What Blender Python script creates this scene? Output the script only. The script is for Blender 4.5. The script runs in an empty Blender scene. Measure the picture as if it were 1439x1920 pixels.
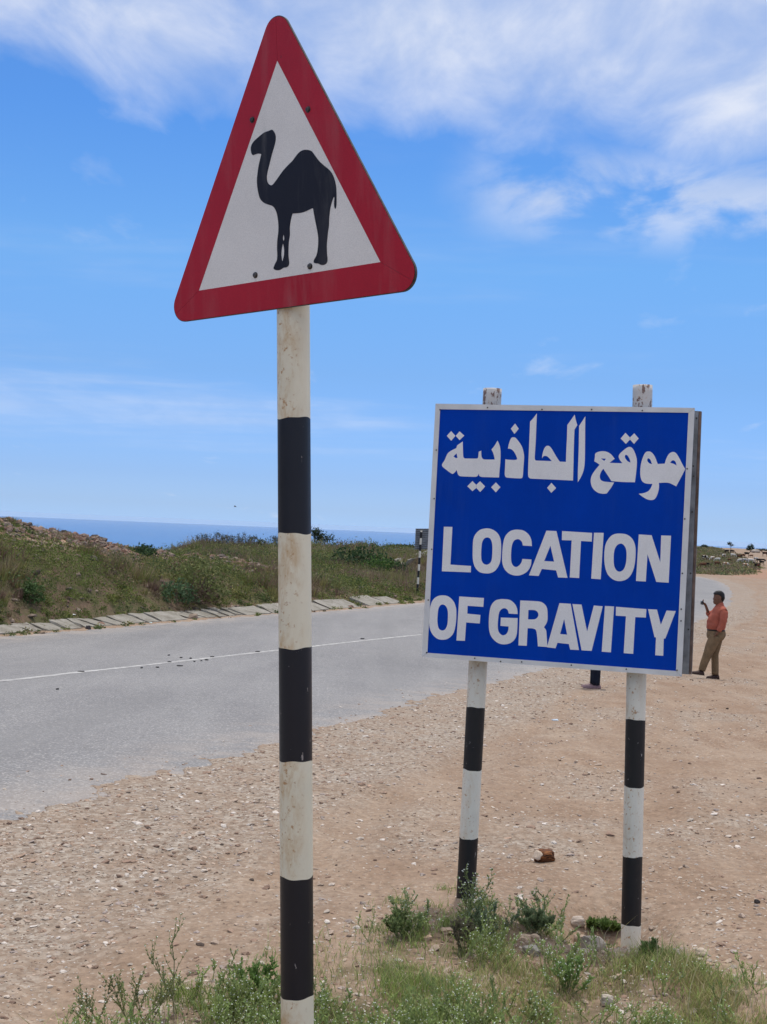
import bpy, bmesh, math, random
import numpy as np
from mathutils import Vector, Matrix
from mathutils.geometry import tessellate_polygon

random.seed(7)
rng = np.random.default_rng(11)
scene = bpy.context.scene
C = scene.collection

# ------------------------------------------------------------------ camera
F, CX, CY = 2400.0, 719.5, 960.0
PITCH, ROLL = math.radians(0.69), math.radians(2.4)
CAM = np.array([0, 0, 1.75])
fw = np.array([0, math.cos(PITCH), math.sin(PITCH)])
_u = np.array([0, -math.sin(PITCH), math.cos(PITCH)])
_r = np.array([1.0, 0, 0])
rt = math.cos(ROLL) * _r + math.sin(ROLL) * _u
up = -math.sin(ROLL) * _r + math.cos(ROLL) * _u
cam_d = bpy.data.cameras.new('camera')
cam = bpy.data.objects.new('camera', cam_d)
C.objects.link(cam)
cam.matrix_world = Matrix(((rt[0], up[0], -fw[0], CAM[0]), (rt[1], up[1], -fw[1], CAM[1]), (rt[2], up[2], -fw[2], CAM[2]), (0, 0, 0, 1)))
cam_d.sensor_fit = 'VERTICAL'
cam_d.sensor_height = 24
cam_d.lens = 24 * F / 1920
cam_d.clip_start = 0.05
cam_d.clip_end = 70000
scene.camera = cam

# ------------------------------------------------------------------ light, sky, exposure
SUN_EL, SUN_AZ = math.radians(74), math.radians(12)      # azimuth from +Y (view direction) towards +X
sd = Vector((math.cos(SUN_EL) * math.sin(SUN_AZ), math.cos(SUN_EL) * math.cos(SUN_AZ), math.sin(SUN_EL)))
sun_d = bpy.data.lights.new('sun', 'SUN')
sun_d.energy = 2.2
sun_d.angle = math.radians(2.5)
sun_d.color = (1.0, 0.95, 0.88)
sun = bpy.data.objects.new('sun', sun_d)
C.objects.link(sun)
sun.rotation_euler = sd.to_track_quat('Z', 'Y').to_euler()
sun.location = (0, 0, 30)

scene.view_settings.view_transform = 'Standard'
scene.view_settings.look = 'None'
scene.view_settings.gamma = 1
scene.view_settings.exposure = 0.0
scene.view_settings.use_curve_mapping = False
scene.render.engine = 'CYCLES'
scene.cycles.use_denoising = True
scene.cycles.max_bounces = 6
scene.cycles.volume_bounces = 1


class NT:
    """small helper round a node tree"""
    def __init__(s, tree): s.t = tree; s.n = tree.nodes; s.l = tree.links

    def add(s, typ, **kw):
        n = s.n.new(typ)
        for k, v in kw.items():
            if k.startswith('_'):
                setattr(n, k[1:], v)
        return n

    def val(s, sock, v):
        if isinstance(v, bpy.types.NodeSocket): s.l.new(v, sock)
        elif v is not None: sock.default_value = v

    def math(s, op, a, b=None, c=None, clamp=False):
        n = s.n.new('ShaderNodeMath'); n.operation = op; n.use_clamp = clamp
        s.val(n.inputs[0], a)
        if b is not None: s.val(n.inputs[1], b)
        if c is not None: s.val(n.inputs[2], c)
        return n.outputs[0]

    def vmath(s, op, a, b=None):
        n = s.n.new('ShaderNodeVectorMath'); n.operation = op
        s.val(n.inputs[0], a)
        if b is not None: s.val(n.inputs[1], b)
        return n.outputs[0]

    def noise(s, vec, scale, detail=4, rough=0.5, dist=0.0, col=False):
        n = s.n.new('ShaderNodeTexNoise')
        s.val(n.inputs['Vector'], vec); n.inputs['Scale'].default_value = scale
        n.inputs['Detail'].default_value = detail; n.inputs['Roughness'].default_value = rough
        n.inputs['Distortion'].default_value = dist
        return n.outputs['Color' if col else 'Fac']

    def voro(s, vec, scale, feature='F1', out='Distance'):
        n = s.n.new('ShaderNodeTexVoronoi'); n.feature = feature
        s.val(n.inputs['Vector'], vec); n.inputs['Scale'].default_value = scale
        return n.outputs[out]

    def ramp(s, fac, stops):
        n = s.n.new('ShaderNodeValToRGB'); s.val(n.inputs[0], fac)
        cr = n.color_ramp
        while len(cr.elements) < len(stops): cr.elements.new(0.5)
        for e, (p, c) in zip(cr.elements, stops):
            e.position = p
            e.color = (c, c, c, 1) if isinstance(c, (int, float)) else (*c, 1)
        return n.outputs[0]

    def mix(s, fac, a, b, mode='MIX'):
        n = s.n.new('ShaderNodeMix'); n.data_type = 'RGBA'; n.blend_type = mode
        s.val(n.inputs[0], fac)
        for i, v in ((6, a), (7, b)):
            if isinstance(v, tuple): v = (*v, 1) if len(v) == 3 else v
            s.val(n.inputs[i], v)
        return n.outputs[2]

    def mapping(s, vec, scale=(1, 1, 1), rot=(0, 0, 0), loc=(0, 0, 0)):
        n = s.n.new('ShaderNodeMapping'); s.val(n.inputs[0], vec)
        n.inputs['Scale'].default_value = scale; n.inputs['Rotation'].default_value = rot; n.inputs['Location'].default_value = loc
        return n.outputs[0]

    def maprange(s, v, a, b, c=0.0, d=1.0, smooth=True):
        n = s.n.new('ShaderNodeMapRange'); s.val(n.inputs[0], v)
        if smooth: n.interpolation_type = 'SMOOTHSTEP'
        n.inputs[1].default_value = a; n.inputs[2].default_value = b
        n.inputs[3].default_value = c; n.inputs[4].default_value = d
        return n.outputs[0]


world = bpy.data.worlds.new('World')
scene.world = world
world.use_nodes = True
w = NT(world.node_tree)
w.n.clear()
sky = w.n.new('ShaderNodeTexSky')
sky.sky_type = 'NISHITA'
sky.sun_disc = False
sky.sun_elevation = SUN_EL
sky.sun_rotation = SUN_AZ
sky.altitude = 150
sky.air_density = 1.15
sky.dust_density = 0.25
sky.ozone_density = 3.5
tc = w.n.new('ShaderNodeTexCoord')
sep = w.n.new('ShaderNodeSeparateXYZ')
w.l.new(tc.outputs['Generated'], sep.inputs[0])
sx, sy, sz = sep.outputs
cv_ = w.n.new('ShaderNodeCombineXYZ')      # just below the horizon the air looks as it does on the horizon
w.val(cv_.inputs[0], sx); w.val(cv_.inputs[1], sy); w.val(cv_.inputs[2], w.math('MAXIMUM', sz, 0.012))
w.l.new(cv_.outputs[0], sky.inputs[0])
zz = w.math('ADD', w.math('MAXIMUM', sz, 0.0), 0.10)
comb = w.n.new('ShaderNodeCombineXYZ')
w.val(comb.inputs[0], w.math('DIVIDE', sx, zz)); w.val(comb.inputs[1], w.math('DIVIDE', sy, zz))
pl = comb.outputs[0]
n1 = w.noise(w.mapping(pl, (1.5, .75, 1), (0, 0, 0.25), (3.1, 1.3, 0)), 1.0, 3, 0.5, 0.4)
n2 = w.noise(w.mapping(pl, (2.0, 1.0, 1), (0, 0, 0.35), (7.7, 2.3, 0)), 2.6, 7, 0.56, 0.35)
nn = w.math('ADD', w.math('MULTIPLY', n1, 0.55), w.math('MULTIPLY', n2, 0.45))
# the sheet of cloud starts about 17 degrees up and covers most of the sky above it
edge = w.math('ADD', sz, w.math('MULTIPLY', sx, 0.09))
cover = w.maprange(edge, 0.252, 0.36)
high = w.maprange(sz, 0.40, 0.75)
thr = w.math('SUBTRACT', 0.60, w.math('ADD', w.math('MULTIPLY', cover, 0.40), w.math('MULTIPLY', high, 0.10)))
dens = w.math('MULTIPLY', w.math('SUBTRACT', nn, thr), 2.7, clamp=True)
dens = w.math('MULTIPLY', dens, 0.88)
# two loose wisps under the sheet on the right
pf = w.math('MULTIPLY', w.maprange(w.math('ABSOLUTE', w.math('SUBTRACT', sz, w.math('ADD', .262, w.math('MULTIPLY', sx, -.05)))), .0, .05, 1.0, .0), w.maprange(sx, .02, .12))
pf = w.math('MULTIPLY', pf, w.maprange(w.noise(w.mapping(pl, (1.8, 1.2, 1), (0, 0, .3), (4.2, 9.1, 0)), 2.2, 6, .55, .3), .40, .64))
dens = w.math('MAXIMUM', dens, w.math('MULTIPLY', pf, .75))
# thin streaks low down
n3 = w.noise(w.mapping(pl, (0.25, 0.55, 1), (0, 0, 0.1), (1.0, 5.0, 0)), 1.0, 6, 0.6, 0.2)
low = w.math('MULTIPLY', w.maprange(n3, 0.50, 0.72), w.maprange(sz, 0.02, 0.10))
low = w.math('MULTIPLY', low, 0.40)
dens = w.math('MAXIMUM', dens, low)
tr_ = w.ramp(sz, [(0.0, (.56 / 2, .90 / 2, 1.90 / 2)), (.036, (.51 / 2, .77 / 2, 1.55 / 2)), (.117, (.55 / 2, .80 / 2, 1.27 / 2)), (.2, (.615 / 2, .96 / 2, 1.34 / 2)), (.3, (.50 / 2, .89 / 2, 1.38 / 2)), (.6, (.55 / 2, .88 / 2, 1.3 / 2))])
tint = w.mix(1.0, sky.outputs[0], tr_, 'MULTIPLY')
tint = w.vmath('MULTIPLY', tint, (2, 2, 2))
cloudc = w.mix(w.maprange(n2, 0.35, 0.7), (5.9, 6.8, 8.7), (8.2, 8.6, 9.6))
cloudc = w.mix(high, cloudc, (11.5, 11.4, 11.8))
skyc = w.mix(dens, tint, cloudc)
bg = w.n.new('ShaderNodeBackground')
w.val(bg.inputs[0], skyc)
bg.inputs[1].default_value = 0.10
wo = w.n.new('ShaderNodeOutputWorld')
w.l.new(bg.outputs[0], wo.inputs[0])


# ------------------------------------------------------------------ maths helpers
def ray(u, v): return rt * (u - CX) / F - up * (v - CY) / F + fw
def at(u, v, depth): return CAM + ray(u, v) * depth


def sstep(x, a, b):
    t = np.clip((x - a) / (b - a), 0, 1); return t * t * (3 - 2 * t)


def _h(ix, iy, s):
    n = (ix.astype(np.int64) * 374761393 + iy.astype(np.int64) * 668265263 + s * 1442695041) & 0xffffffff
    n = ((n ^ (n >> 13)) * 1274126177) & 0xffffffff
    return ((n ^ (n >> 16)) & 0xffffff) / float(0xffffff)


def vnoise(x, y, s=0):
    x = np.asarray(x, float); y = np.asarray(y, float)
    ix = np.floor(x); iy = np.floor(y); fx = x - ix; fy = y - iy
    fx = fx * fx * (3 - 2 * fx); fy = fy * fy * (3 - 2 * fy)
    a = _h(ix, iy, s); b = _h(ix + 1, iy, s); c = _h(ix, iy + 1, s); d = _h(ix + 1, iy + 1, s)
    return (a + (b - a) * fx) * (1 - fy) + (c + (d - c) * fx) * fy - 0.5


def fbm(x, y, sc, octv=4, s=0, gain=0.5):
    t = 0; a = 1.0
    for i in range(octv):
        t = t + a * vnoise(x / sc + 17.3 * i, y / sc - 9.1 * i, s + i); sc = sc / 2.03; a *= gain
    return t


def tab(knots, smooth=4):
    y = np.arange(-120, 3000, 0.5)
    z = np.interp(y, [k[0] for k in knots], [k[1] for k in knots])
    k = np.ones(int(smooth * 2) + 1); k /= k.sum()
    zs = np.convolve(np.pad(z, len(k) // 2, mode='edge'), k, 'valid')
    return lambda q: np.interp(q, y, zs)


g_mid = tab([(-120, .5), (-20, .12), (0, .03), (6.5, 0), (25, -.92), (50, -1.27), (82, -1.58), (125, -1.8), (150, -1.75), (160, -1.62), (280, .25), (300, .25), (340, -.5), (700, -30), (1500, -165), (3000, -190)])
g_left = tab([(-120, .5), (-20, .12), (0, .03), (6.5, 0), (25, -.92), (50, -1.22), (57, -1.15), (72, -.75), (110, -.9), (150, -1.5), (180, -4), (400, -60), (900, -165), (3000, -190)])

NEAR = np.array([(-16, -32), (-11, -18), (-7, -7.5), (-4.3, .9), (-2.18, 7.54), (-1.96, 8.32), (-1.59, 9.57), (-.96, 11.51), (-.02, 14.79), (1.42, 19.66), (3.64, 26.33), (7.2, 35.5), (11.29, 46.07), (15.4, 57.2), (21.31, 77.71), (25.65, 93.89), (28.9, 108.71), (31.1, 122), (30.5, 130), (24, 135), (10, 138.5), (-60, 146)], float)
FAR = np.array([(-30, -36), (-24.5, -20), (-19.5, -6), (-15, 8), (-11.4, 18), (-8.13, 27.55), (-7.2, 30), (-6.09, 33), (-4.72, 36.8), (-3.54, 39.8), (-1.85, 43.0), (-.24, 47.58), (1.71, 53.09), (6.5, 64), (13, 80), (17, 93), (20, 107), (20, 115), (15, 121), (5, 125), (-60, 133)], float)
CEN = np.array([(-14, -12), (-11.2, -2), (-7.6, 8.5), (-5.05, 16.8), (-4.25, 19.9), (-3.2, 23.4), (-2.05, 26.8), (-.95, 29.6), (-.13, 31.7), (1.6, 36), (3.4, 40.5)], float)


def chaikin(P, n=2):
    for _ in range(n):
        Q = [P[0]]
        for a, b in zip(P[:-1], P[1:]): Q += [a * .75 + b * .25, a * .25 + b * .75]
        Q.append(P[-1]); P = np.array(Q)
    return P


NEARs, FARs, CENs = chaikin(NEAR), chaikin(FAR), chaikin(CEN)


def sdist(x, y, P):
    """signed distance to a polyline, positive on its right"""
    x = np.asarray(x, float); y = np.asarray(y, float)
    best = np.full(x.shape, 1e9); sg = np.zeros(x.shape)
    for (ax, ay), (bx, by) in zip(P[:-1], P[1:]):
        dx, dy = bx - ax, by - ay; L2 = dx * dx + dy * dy
        if L2 < 1e-9: continue
        t = np.clip(((x - ax) * dx + (y - ay) * dy) / L2, 0, 1)
        ex, ey = x - ax - t * dx, y - ay - t * dy
        d = np.hypot(ex, ey); c = ex * dy - ey * dx
        m = d < best
        best = np.where(m, d, best); sg = np.where(m, np.where(c >= 0, 1.0, -1.0), sg)
    return best * sg


def base_z(x, y, df):
    """ground before the fine relief; df = distance to the left of the road's far edge"""
    a = x / np.maximum(y, 1)
    ws = sstep(df, 1.0, 11.0)
    wa = 1 - sstep(a, .04, .2)
    wt = sstep(y, 95, 135)
    wl = ws * (1 - wt) + wa * wt
    return g_mid(y) * (1 - wl) + g_left(y) * wl - 2.6 * sstep(-a, .135, .21) * sstep(y, 62, 100) * (1 - sstep(y, 400, 900))


EK = [[-40, 20, 30, 33, 34.7, 36, 38, 40, 42, 44, 47, 51, 54, 60, 68], [3.6, 3.9, 3.6, 3.3, 3.12, 2.88, 2.58, 2.36, 2.14, 1.85, 1.62, 1.45, 1.0, .35, 0]]
EMB = lambda y: np.interp(y, EK[0], EK[1])


def terrain(x, y, fine=True):
    x = np.asarray(x, float); y = np.asarray(y, float)
    df = -sdist(x, y, FARs); dn = sdist(x, y, NEARs)
    z = base_z(x, y, df)
    # bank beside the far edge
    t_ = np.clip((df - .9) / 6.3, 0, 1)
    bank = (1 - (1 - t_) ** 1.7) * (1 - .8 * sstep(df, 8.5, 16))
    crest = fbm(x, y, 3.0, 4, 40) * .22 * sstep(df, 4, 7)
    z = z + EMB(y) * bank + crest * bank * (EMB(y) > .05)
    out = np.maximum(df, dn)
    inside = out < 0
    if fine:
        r = np.hypot(x, y)
        veg = sstep(df, 1.0, 3.0)
        z = z + veg * fbm(x, y, 2.6, 4, 5) * .28
        far = sstep(y, 133, 150) * (1 - veg)
        z = z + far * fbm(x, y, 9, 4, 8) * .35 + sstep(y, 60, 90) * veg * fbm(x, y, 14, 4, 21) * .9
        lum = fbm(x, y, 1.3, 3, 3) * .05 + fbm(x, y, .28, 4, 9, .6) * .022
        lum = lum + fbm(x * 1.0 + y * .3, (y - x * .32) * .35, .35, 3, 13) * .02
        z = z + lum * (1 - veg) * sstep(out, 0.15, 1.2)
        trk = 0
        for o_, a_ in ((1.7, .7), (3.3, 1), (4.9, .8), (6.4, 1.0)):
            w_ = dn + fbm(x, y, 6, 2, 35) * .8 - o_; trk = trk + a_ * (np.exp(-(w_ / .14) ** 2) - .55 * np.exp(-((np.abs(w_) - .26) / .09) ** 2))
        z = z - .022 * trk * (dn > .6) * (y > 6.3) * np.clip(.6 + 1.6 * fbm(x, y, 1.6, 3, 37), 0, 1)
        jag = out + fbm(x, y, .35, 4, 31, .75) * .26 + fbm(x, y, 3.5, 2, 33) * .05
        z = z + np.where(jag < 0, -.055, -.055 + .068 * sstep(jag, -.38, .16))
        # low mound that carries the signs
        m = np.exp(-(((x - .75) / .75) ** 2 + ((y - 5.6) / .55) ** 2))
        z = z + .05 * m * (1 + 2 * fbm(x, y, .3, 3, 77))
        z = z - .21 * np.exp(-(((x - 1.12) / .30) ** 2 + ((y - 5.88) / .36) ** 2))
    return z


def H(x, y): return float(terrain(np.array([float(x)]), np.array([float(y)]))[0])


_ht = np.concatenate([np.arange(3, 60, .02), np.arange(60, 420, .25)])
def hit(u, v):
    d = ray(u, v); q = CAM[None] + _ht[:, None] * d[None]
    z = terrain(q[:, 0], q[:, 1]); m = q[:, 2] < z
    if not m.any(): return q[-1]
    i = int(np.argmax(m)); return np.array([q[i, 0], q[i, 1], z[i]])


def hit_road(u, v):
    d = ray(u, v); q = CAM[None] + _ht[:, None] * d[None]
    z = g_mid(q[:, 1]); i = int(np.argmax(q[:, 2] < z)); return np.array([q[i, 0], q[i, 1], z[i]])


# ------------------------------------------------------------------ materials
def mat(name, rough=.8, spec=.3, metal=0.0):
    m = bpy.data.materials.new(name); m.use_nodes = True
    t = NT(m.node_tree)
    b = t.n['Principled BSDF']
    b.inputs['Roughness'].default_value = rough
    b.inputs['Specular IOR Level'].default_value = spec
    b.inputs['Metallic'].default_value = metal
    return m, t, b


def bump(t, b, h, strength=.4, dist=.01):
    n = t.n.new('ShaderNodeBump'); n.inputs['Strength'].default_value = strength; n.inputs['Distance'].default_value = dist
    t.val(n.inputs['Height'], h); t.l.new(n.outputs[0], b.inputs['Normal'])


def objco(t):
    return t.n.new('ShaderNodeTexCoord').outputs['Object']


def posco(t):
    return t.n.new('ShaderNodeNewGeometry').outputs['Position']


def simple(name, col, rough=.7, var=.25, scale=20, spec=.3, metal=0, bumpd=0):
    m, t, b = mat(name, rough, spec, metal)
    n = t.noise(objco(t), scale, 5, .6)
    lo = tuple(c * (1 - var) for c in col); hi = tuple(min(1, c * (1 + var)) for c in col)
    t.val(b.inputs['Base Color'], t.ramp(n, [(.3, lo), (.7, hi)]))
    if bumpd: bump(t, b, n, .5, bumpd)
    return m


def tinted(name, rough=.75, trans=.0, spec=.2, var=.25, scale=30):
    """albedo from the mesh's own 'tint' attribute (kind of plant or stone)"""
    m, t, b = mat(name, rough, spec)
    a = t.n.new('ShaderNodeAttribute'); a.attribute_name = 'tint'
    n = t.noise(posco(t), scale, 3, .6)
    c = t.mix(1.0, a.outputs[0], t.ramp(n, [(.3, 1 - var), (.7, 1 + var)]), 'MULTIPLY')
    t.val(b.inputs['Base Color'], c)
    if trans:
        tr = t.n.new('ShaderNodeBsdfTranslucent'); t.val(tr.inputs[0], c)
        ms = t.n.new('ShaderNodeMixShader'); ms.inputs[0].default_value = trans
        t.l.new(b.outputs[0], ms.inputs[1]); t.l.new(tr.outputs[0], ms.inputs[2])
        t.l.new(ms.outputs[0], t.n['Material Output'].inputs[0])
    return m


# ground: dirt, gravel, soil under scrub
def ground_material():
    m, t, b = mat('dirt_ground', .95, .1)
    P = posco(t)
    a = t.n.new('ShaderNodeAttribute'); a.attribute_name = 'mask'
    s = t.n.new('ShaderNodeSeparateColor'); t.l.new(a.outputs[0], s.inputs[0])
    veg, grav, red = s.outputs
    big = t.noise(P, .35, 5, .6, .4)
    midn = t.noise(P, 2.2, 5, .62, .3)
    fine = t.noise(P, 22, 6, .7)
    streak = t.noise(t.mapping(P, (1.2, .22, 1), (0, 0, -.32)), 2.2, 6, .65, .2)
    sand = t.ramp(midn, [(.28, (.275, .178, .122)), (.5, (.335, .232, .165)), (.75, (.40, .295, .222))])
    sand = t.mix(t.ramp(big, [(.35, 0), (.65, .6)]), sand, (.37, .275, .205))
    sand = t.mix(t.ramp(streak, [(.42, 0), (.62, .55)]), sand, (.255, .165, .112))
    gr = t.ramp(t.voro(P, 38, 'F1', 'Color'), [(.2, (.24, .18, .14)), (.5, (.33, .265, .215)), (.9, (.48, .42, .36))])
    sand = t.mix(t.math('MULTIPLY', grav, t.ramp(midn, [(.35, .35), (.6, .9)])), sand, gr)
    vor = t.voro(P, 75, 'F1', 'Color')
    pm_ = t.ramp(t.noise(P, 1.7, 4, .6), [(.38, .2), (.62, 1)])
    sand = t.mix(t.math('MULTIPLY', pm_, t.ramp(vor, [(.80, 0), (.85, .55)])), sand, (.55, .48, .41))
    vor2 = t.voro(t.mapping(P, (1, 1, 1), (0, 0, 0), (3, 7, 0)), 55, 'F1', 'Color')
    sand = t.mix(t.math('MULTIPLY', pm_, t.ramp(vor2, [(.80, 0), (.86, .5)])), sand, (.14, .095, .07))
    sand = t.mix(1.0, sand, t.ramp(fine, [(.28, .72), (.72, 1.22)]), 'MULTIPLY')
    reds = t.ramp(midn, [(.3, (.29, .15, .095)), (.6, (.40, .225, .15)), (.8, (.43, .30, .22))])
    sand = t.mix(1.0, sand, (.94, .965, .95), 'MULTIPLY')
    sand = t.mix(red, sand, reds)
    gcol = t.ramp(t.noise(P, 1.1, 6, .7, .3), [(.3, (.085, .09, .035)), (.46, (.11, .10, .05)), (.60, (.17, .115, .08)), (.75, (.11, .095, .05))])
    gcol = t.mix(1.0, gcol, t.ramp(fine, [(.25, .6), (.75, 1.25)]), 'MULTIPLY')
    vf = t.math('ADD', veg, t.math('MULTIPLY', t.math('SUBTRACT', t.noise(P, 3.5, 5, .7), .5), .9))
    vf = t.math('MULTIPLY', t.maprange(vf, .35, .65), t.maprange(veg, .02, .2))
    t.val(b.inputs['Base Color'], t.mix(vf, sand, gcol))
    hgt = t.math('ADD', t.math('MULTIPLY', fine, .9), t.math('MULTIPLY', t.math('MULTIPLY', t.voro(P, 48), t.ramp(t.noise(P, 1.3, 4, .6), [(.4, .08), (.65, .8)])), .4))
    bump(t, b, hgt, .65, .015)
    return m


M = {}
M['ground'] = ground_material()


def asphalt_material():
    m, t, b = mat('worn_asphalt', .88, .25)
    P = posco(t)
    big = t.noise(P, .22, 5, .6, .3)
    st = t.noise(t.mapping(P, (1, .12, 1), (0, 0, -.33)), 1.4, 5, .6)
    sp = t.noise(P, 90, 4, .8)
    c = t.ramp(big, [(.3, (.178, .174, .175)), (.7, (.235, .228, .225))])
    c = t.mix(t.ramp(st, [(.4, 0), (.7, .5)]), c, (.285, .278, .27))
    c = t.mix(1.0, c, t.ramp(sp, [(.3, .82), (.7, 1.16)]), 'MULTIPLY')
    v = t.voro(P, 70, 'F1', 'Color')
    c = t.mix(t.ramp(v, [(.66, 0), (.78, .5)]), c, (.50, .48, .45))
    c = t.mix(t.ramp(t.voro(t.mapping(P, (1, 1, 1), (0, 0, 0), (5, 3, 0)), 60, 'F1', 'Color'), [(.70, 0), (.80, .45)]), c, (.13, .125, .12))
    cr_ = t.n.new('ShaderNodeTexVoronoi'); cr_.feature = 'DISTANCE_TO_EDGE'; cr_.inputs['Scale'].default_value = .55
    t.val(cr_.inputs['Vector'], t.vmath('ADD', P, t.vmath('MULTIPLY', t.noise(P, 1.1, 5, .7, 0, True), (1.6, 1.6, 1.6))))
    ck = t.math('MULTIPLY', t.ramp(cr_.outputs['Distance'], [(.0, .7), (.006, 0)]), t.ramp(t.noise(P, .35, 3, .5), [(.5, 0), (.6, 1)]))
    c = t.mix(ck, c, (.12, .115, .11))
    tyre = t.noise(t.mapping(P, (1.0, .03, 1), (0, 0, -.33)), 1.1, 3, .5)
    c = t.mix(t.ramp(tyre, [(.5, 0), (.68, .38)]), c, (.20, .195, .19))
    a = t.n.new('ShaderNodeAttribute'); a.attribute_name = 'sand'
    sd_ = t.math('MULTIPLY', a.outputs['Fac'], t.maprange(t.noise(P, 1.6, 5, .7, .2), .35, .62))
    c = t.mix(sd_, c, (.44, .365, .30))
    t.val(b.inputs['Base Color'], c)
    bump(t, b, sp, .35, .006)
    return m


M['asphalt'] = asphalt_material()


def line_material():
    m, t, b = mat('worn_white_line', .8, .2)
    P = posco(t)
    n = t.noise(P, 5, 6, .75)
    t.val(b.inputs['Base Color'], t.ramp(n, [(.42, (.30, .29, .28)), (.62, (.56, .55, .52))]))
    return m


M['line'] = line_material()


def paint_material(name, col, chips, chipcol, rust=.0, rough=.45):
    m, t, b = mat(name, rough, .4)
    P = objco(t)
    n = t.noise(t.mapping(P, (1, 1, .8)), 10, 7, .6, .3)
    n2 = t.noise(t.mapping(P, (1, 1, .45)), 42, 5, .7)
    c = t.mix(t.ramp(n, [(.42, 0), (.75, .55)]), col, tuple(k * .82 for k in col))
    if rust:
        side = t.n.new('ShaderNodeSeparateXYZ'); t.l.new(t.n.new('ShaderNodeNewGeometry').outputs['Normal'], side.inputs[0])
        lf = t.maprange(side.outputs[0], .95, -.35)
        r = t.math('MULTIPLY', t.ramp(t.noise(t.mapping(P, (1, 1, .38), (0, 0, 0), (2, 2, 0)), 15, 8, .75, .3), [(.46, 0), (.64, .9)]), lf)
        c = t.mix(t.math('MULTIPLY', r, rust), c, (.50, .29, .10))
        c = t.mix(t.math('MULTIPLY', t.math('MULTIPLY', lf, t.ramp(n2, [(.35, .2), (.7, 1)])), rust * .30), c, (.64, .54, .34))
    if rust:
        n4 = t.noise(P, 70, 3, .6)
        c = t.mix(t.math('MULTIPLY', t.ramp(n4, [(.60, 0), (.68, .85)]), lf), c, (.42, .22, .08))
    c = t.mix(t.ramp(n2, [(chips, 0), (chips + .012, 1)]), c, chipcol)
    t.val(b.inputs['Base Color'], c)
    bump(t, b, n2, .15, .002)
    return m


M['cream'] = paint_material('rust_streaked_cream_paint', (.79, .735, .56), .70, (.26, .15, .08), 1.0)
M['black'] = paint_material('chipped_black_paint', (.009, .010, .015), .675, (.30, .27, .25), 0, .38)
M['white'] = paint_material('weathered_white_paint', (.77, .755, .655), .69, (.16, .10, .06), .45)
M['black2'] = paint_material('scuffed_black_paint', (.012, .012, .013), .665, (.34, .32, .31), 0, .5)
M['peel'] = paint_material('peeling_white_paint', (.60, .58, .55), .53, (.20, .125, .10), .2)


def sheeting(name, col, rough=.42, speck=.70, var=.08, spk=(.25, .22, .18)):
    m, t, b = mat(name, rough, .05 if col[0] < .01 else .25)
    P = objco(t)
    n = t.noise(P, 3.5, 6, .65, .3); s2 = t.noise(P, 55, 3, .6)
    c = t.mix(t.ramp(n, [(.3, 0), (.75, 1)]), tuple(k * (1 + var) for k in col), tuple(k * (1 - var) for k in col))
    g = t.noise(P, 420, 2, .5)
    c = t.mix(1.0, c, t.ramp(g, [(.3, .90), (.7, 1.10)]), 'MULTIPLY')
    du_ = t.noise(t.mapping(P, (1, 1, .12)), 14, 6, .7, .2)
    c = t.mix(t.math('MULTIPLY', t.ramp(du_, [(.5, 0), (.78, .22)]), t.ramp(n, [(.4, .3), (.65, 1)])), c, (.42, .40, .36) if col[2] < .25 or col[0] > .3 else (.06, .12, .36))
    c = t.mix(t.ramp(s2, [(speck, 0), (speck + .03, .75)]), c, spk)
    t.val(b.inputs['Base Color'], c)
    return m


M['red'] = sheeting('faded_red_sheeting', (.40, .013, .028), .45, .74, .12, (.12, .02, .03))
M['panel'] = sheeting('warm_white_sheeting', (.76, .735, .68), .45, .735, .06, (.42, .40, .36))
M['camel'] = sheeting('black_sheeting', (.012, .012, .020), .5, .9, .1)
M['blue'] = sheeting('blue_sheeting', (.0006, .047, .39), .48, .78, .10, (.02, .06, .20))
M['letter'] = sheeting('grey_white_sheeting', (.80, .79, .77), .5, .78, .04, (.4, .38, .36))
M['frame'] = simple('white_frame_paint', (.68, .68, .66), .55, .10, 9)
M['steel'] = simple('galvanised_steel', (.27, .28, .29), .5, .35, 14, .4, .35)
M['rust'] = simple('rusty_steel', (.19, .135, .11), .85, .5, 18, .2, 0)
M['bolt'] = simple('dull_bolt_metal', (.075, .07, .065), .5, .5, 60, .5, .5)
M['plateback'] = simple('grey_aluminium', (.16, .165, .17), .45, .2, 8, .4, .5)
M['slab'] = None
M['stone'] = tinted('loose_stone', .9, 0, .15, .22, 35)
M['leaf'] = tinted('leafy_green', .65, .3, .25, .22, 12)
M['scrub'] = tinted('scrub_leaves', .8, .25, .15, .3, 2.5)
M['dryblade'] = tinted('grass_blades', .7, .3, .2, .2, 20)
M['wood'] = simple('grey_brown_wood', (.16, .12, .09), .9, .3, 8)
M['stem'] = simple('green_stem', (.17, .20, .08), .7, .3, 30)


def slab_material():
    m, t, b = mat('weathered_concrete', .92, .15)
    P = posco(t)
    n = t.noise(P, 2.4, 7, .7, .4); f = t.noise(P, 26, 5, .7)
    c = t.ramp(n, [(.3, (.17, .15, .12)), (.5, (.28, .26, .22)), (.7, (.37, .345, .305))])
    c = t.mix(1.0, c, t.ramp(f, [(.3, .78), (.7, 1.15)]), 'MULTIPLY')
    t.val(b.inputs['Base Color'], c); bump(t, b, f, .5, .02)
    return m


M['slab'] = slab_material()


# ------------------------------------------------------------------ object helpers
def tag(o, label=None, cat=None, group=None, kind=None):
    if label: o['label'] = label
    if cat: o['category'] = cat
    if group: o['group'] = group
    if kind: o['kind'] = kind
    return o


def empty(name, loc, label, cat, group=None):
    o = bpy.data.objects.new(name, None); C.objects.link(o)
    o.location = tuple(float(k) for k in loc); o.empty_display_size = .1
    return tag(o, label, cat, group)


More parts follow.
